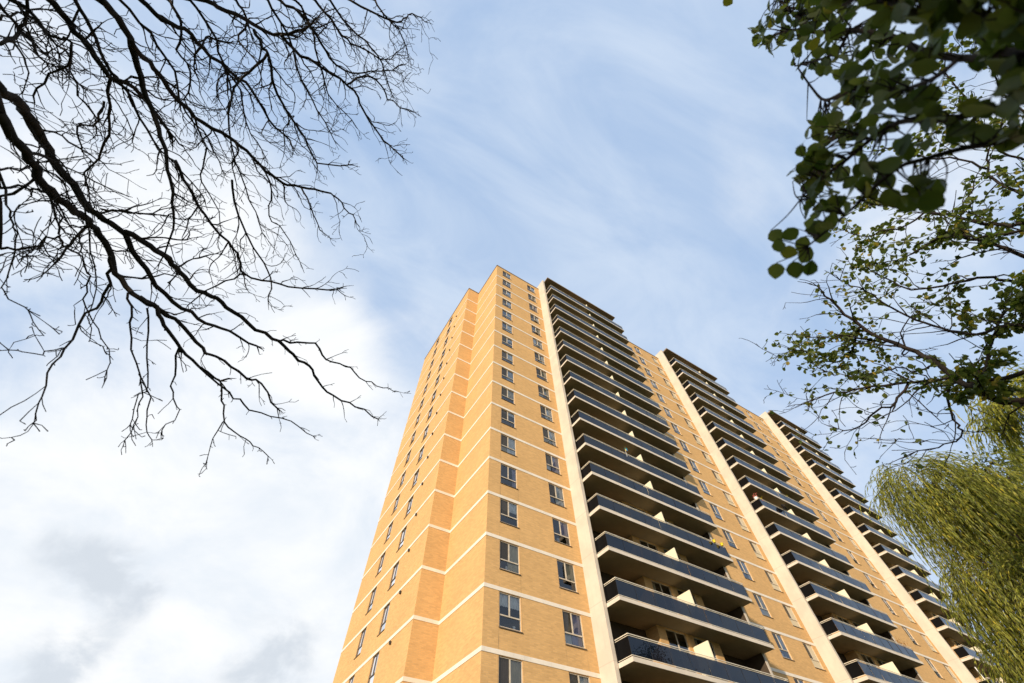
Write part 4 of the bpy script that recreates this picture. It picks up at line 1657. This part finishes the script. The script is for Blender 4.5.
def small_things():
    M['yellow'] = plain('yellow_plastic', (0.75, 0.58, 0.02), 0.4, 0.4)
    M['blue'] = plain('blue_plastic', (0.03, 0.25, 0.60), 0.4, 0.4)
    M['pink'] = plain('pink_petals', (0.65, 0.16, 0.14), 0.7, 0.2)
    M['teal'] = plain('teal_plastic', (0.02, 0.38, 0.36), 0.4, 0.4)
    M['black'] = plain('black_metal', (0.02, 0.02, 0.022), 0.5, 0.4)
    M['dry'] = plain('dry_leaves', (0.30, 0.15, 0.05), 0.8, 0.1)
    M['white'] = plain('white_paint', (0.80, 0.78, 0.74), 0.4, 0.4)
    M['green'] = plain('plant_green', (0.05, 0.10, 0.02), 0.7, 0.2)
    r = random.Random(99)

    def pot(x, y, z, mat, label, flower=None, s=1.0, group=None):
        t = thing('flower_pot', label, 'flower pot', (x, y, z), group)
        mb = MB()
        lathe(mb, (x, y, z), [(0.085 * s, 0), (0.10 * s, 0.02 * s), (0.135 * s, 0.20 * s), (0.12 * s, 0.205 * s), (0.10 * s, 0.17 * s), (0.0, 0.17 * s)])
        mb.build('pot', mat, t, smooth=True)
        mb = MB()
        lathe(mb, (x, y, z), [(0.137 * s, 0.18 * s), (0.155 * s, 0.185 * s), (0.155 * s, 0.225 * s), (0.125 * s, 0.225 * s), (0.125 * s, 0.206 * s)])
        mb.build('rim', mat, t, smooth=True)
        if flower:
            mb = MB()
            for _ in range(46):
                q = Vector((x + r.gauss(0, .11) * s, y + r.gauss(0, .11) * s, z + (0.30 + abs(r.gauss(0, .13))) * s))
                d = Vector((r.gauss(0, 1), r.gauss(0, 1), r.gauss(0, .6))).normalized() * 0.06
                e = Vector((r.gauss(0, 1), r.gauss(0, 1), r.gauss(0, 1))).normalized() * 0.045
                mb.quad(q - d, q + e, q + d, q - e, mi=0 if r.random() < 0.55 else 1)
            mb.build('plant', [flower, M['green']], t)

    y = SLAB_Y - 0.10
    pot(28.75, y, rail_top(3) - 0.20, M['yellow'], 'left-hand yellow pot of the pair hooked over the dark glass railing', None, 0.85, 'yellow pots on the railing')
    pot(29.60, y, rail_top(3) - 0.20, M['yellow'], 'right-hand yellow pot of the pair, nearest the end of the railing', None, 0.85, 'yellow pots on the railing')
    y = SLAB_Y + 0.40
    pot(40.80, y, rail_top(6) - 0.02, M['white'], 'white pot with pink flowers showing over the middle stack railing corner', M['pink'], 1.3)
    pot(41.60, y - 0.1, rail_top(6) - 0.10, M['pink'], 'red pot with yellow flowers beside the pot of pink flowers', M['yellow'], 1.0)
    pot(47.0, y, rail_top(7) - 0.05, M['blue'], 'bright blue pot behind the railing next to the cream partition', M['blue'], 1.2)
    pot(48.3, y, rail_top(7) - 0.10, M['yellow'], 'small yellow pot with yellow flowers right of the blue pot', M['yellow'], 1.1)
    # pinwheel clipped to the rail
    x, y, z = 21.95, SLAB_Y + 0.02, rail_top(5)
    t = thing('pinwheel', 'small teal and yellow garden pinwheel clipped on the balcony rail', 'pinwheel', (x, y, z - 0.35))
    mb = MB()
    mb.tube([Vector((x, y, z - 0.35)), Vector((x, y, z + 0.42))], [0.012, 0.010], 6)
    mb.build('stick', M['white'], t)
    for k, m in enumerate(('teal', 'yellow', 'blue', 'teal', 'yellow', 'blue')):
        a = 2 * math.pi * k / 6
        c = Vector((x, y - 0.03, z + 0.42))
        u, v = Vector((math.cos(a), 0, math.sin(a))), Vector((-math.sin(a), 0, math.cos(a)))
        mb = MB()
        mb.quad(c, c + u * 0.14 + v * 0.02, c + u * 0.24 + v * 0.10 + Vector((0, -0.04, 0)), c + u * 0.10 + v * 0.12 + Vector((0, -0.06, 0)))
        mb.build('blade', M[m], t)
    # dish aerial
    x, y, z = 44.4, SLAB_Y - 0.06, rail_top(6) + 0.05
    t = thing('satellite_dish', 'black satellite dish fixed to the railing of the middle balcony stack', 'satellite dish', (x, y, z - 0.5))
    n = Vector((0.45, -0.75, 0.45)).normalized()
    u = n.orthogonal().normalized()
    v = n.cross(u)
    mb = MB()
    c = Vector((x, y - 0.12, z + 0.05))
    rings = []
    for (rr, dpt) in ((0.0, -0.07), (0.14, -0.055), (0.25, -0.02), (0.33, 0.03), (0.33, 0.012), (0.24, -0.045), (0.0, -0.10)):
        rings.append([c + (u * math.cos(2 * math.pi * k / 18) + v * math.sin(2 * math.pi * k / 18)) * max(rr, 0.002) + n * dpt for k in range(18)])
    for a_, b_ in zip(rings[:-1], rings[1:]):
        for k in range(18):
            mb.quad(a_[k], a_[(k + 1) % 18], b_[(k + 1) % 18], b_[k])
    mb.build('reflector', M['black'], t, smooth=True)
    mb = MB()
    mb.tube([c - v * 0.30, c - v * 0.05 + n * 0.34], [0.012, 0.012], 6)
    mb.tube([c - v * 0.05 + n * 0.30, c - v * 0.03 + n * 0.40], [0.035, 0.03], 8)
    mb.build('feed_arm', M['black'], t)
    mb = MB()
    mb.tube([c - n * 0.09, Vector((x, y + 0.08, z - 0.2)), Vector((x, y + 0.08, z - 0.5))], [0.022, 0.022, 0.022], 8)
    mb.build('bracket', M['black'], t)
    # dried plant at the end of a middle-stack balcony
    x, y, z = 51.2, SLAB_Y + 0.25, rail_top(2) - 0.35
    t = thing('dried_plant', 'dry orange-brown plant in a planter at the far end of a balcony', 'plant', (x, y, z))
    mb = MB()
    mb.box8([(x - .40, y - .09, z), (x + .40, y - .09, z), (x + .40, y + .09, z), (x - .40, y + .09, z), (x - .45, y - .12, z + .22), (x + .45, y - .12, z + .22), (x + .45, y + .12, z + .22), (x - .45, y + .12, z + .22)])
    mb.build('planter', M['dry'], t)
    mb = MB()
    for _ in range(170):
        q = Vector((x + r.uniform(-.6, .6), y + r.gauss(0, .12), z + 0.25 + abs(r.gauss(0, .28))))
        d = Vector((r.gauss(0, 1), r.gauss(0, 1), r.gauss(0, 1))).normalized() * 0.07
        e = d.cross(Vector((r.gauss(0, 1), r.gauss(0, 1), r.gauss(0, 1)))).normalized() * 0.025
        mb.quad(q - d, q + e, q + d, q - e)
    mb.build('foliage', M['dry'], t)
    # white pole standing on a far balcony
    x, y, z = 66.35, 17.10, band_z(2) + 0.245
    t = thing('pole', 'thin white pole standing upright on a balcony of the far stack', 'pole', (x, y, z))
    mb = MB()
    mb.tube([Vector((x, y, z)), Vector((x, y, z + 2.0))], [0.045, 0.045], 8)
    mb.build('shaft', M['white'], t, smooth=True)
    mb = MB()
    lathe(mb, (x, y, z), [(0.16, 0), (0.16, 0.03), (0.06, 0.06), (0.047, 0.14)])
    mb.build('foot', M['white'], t)


small_things()
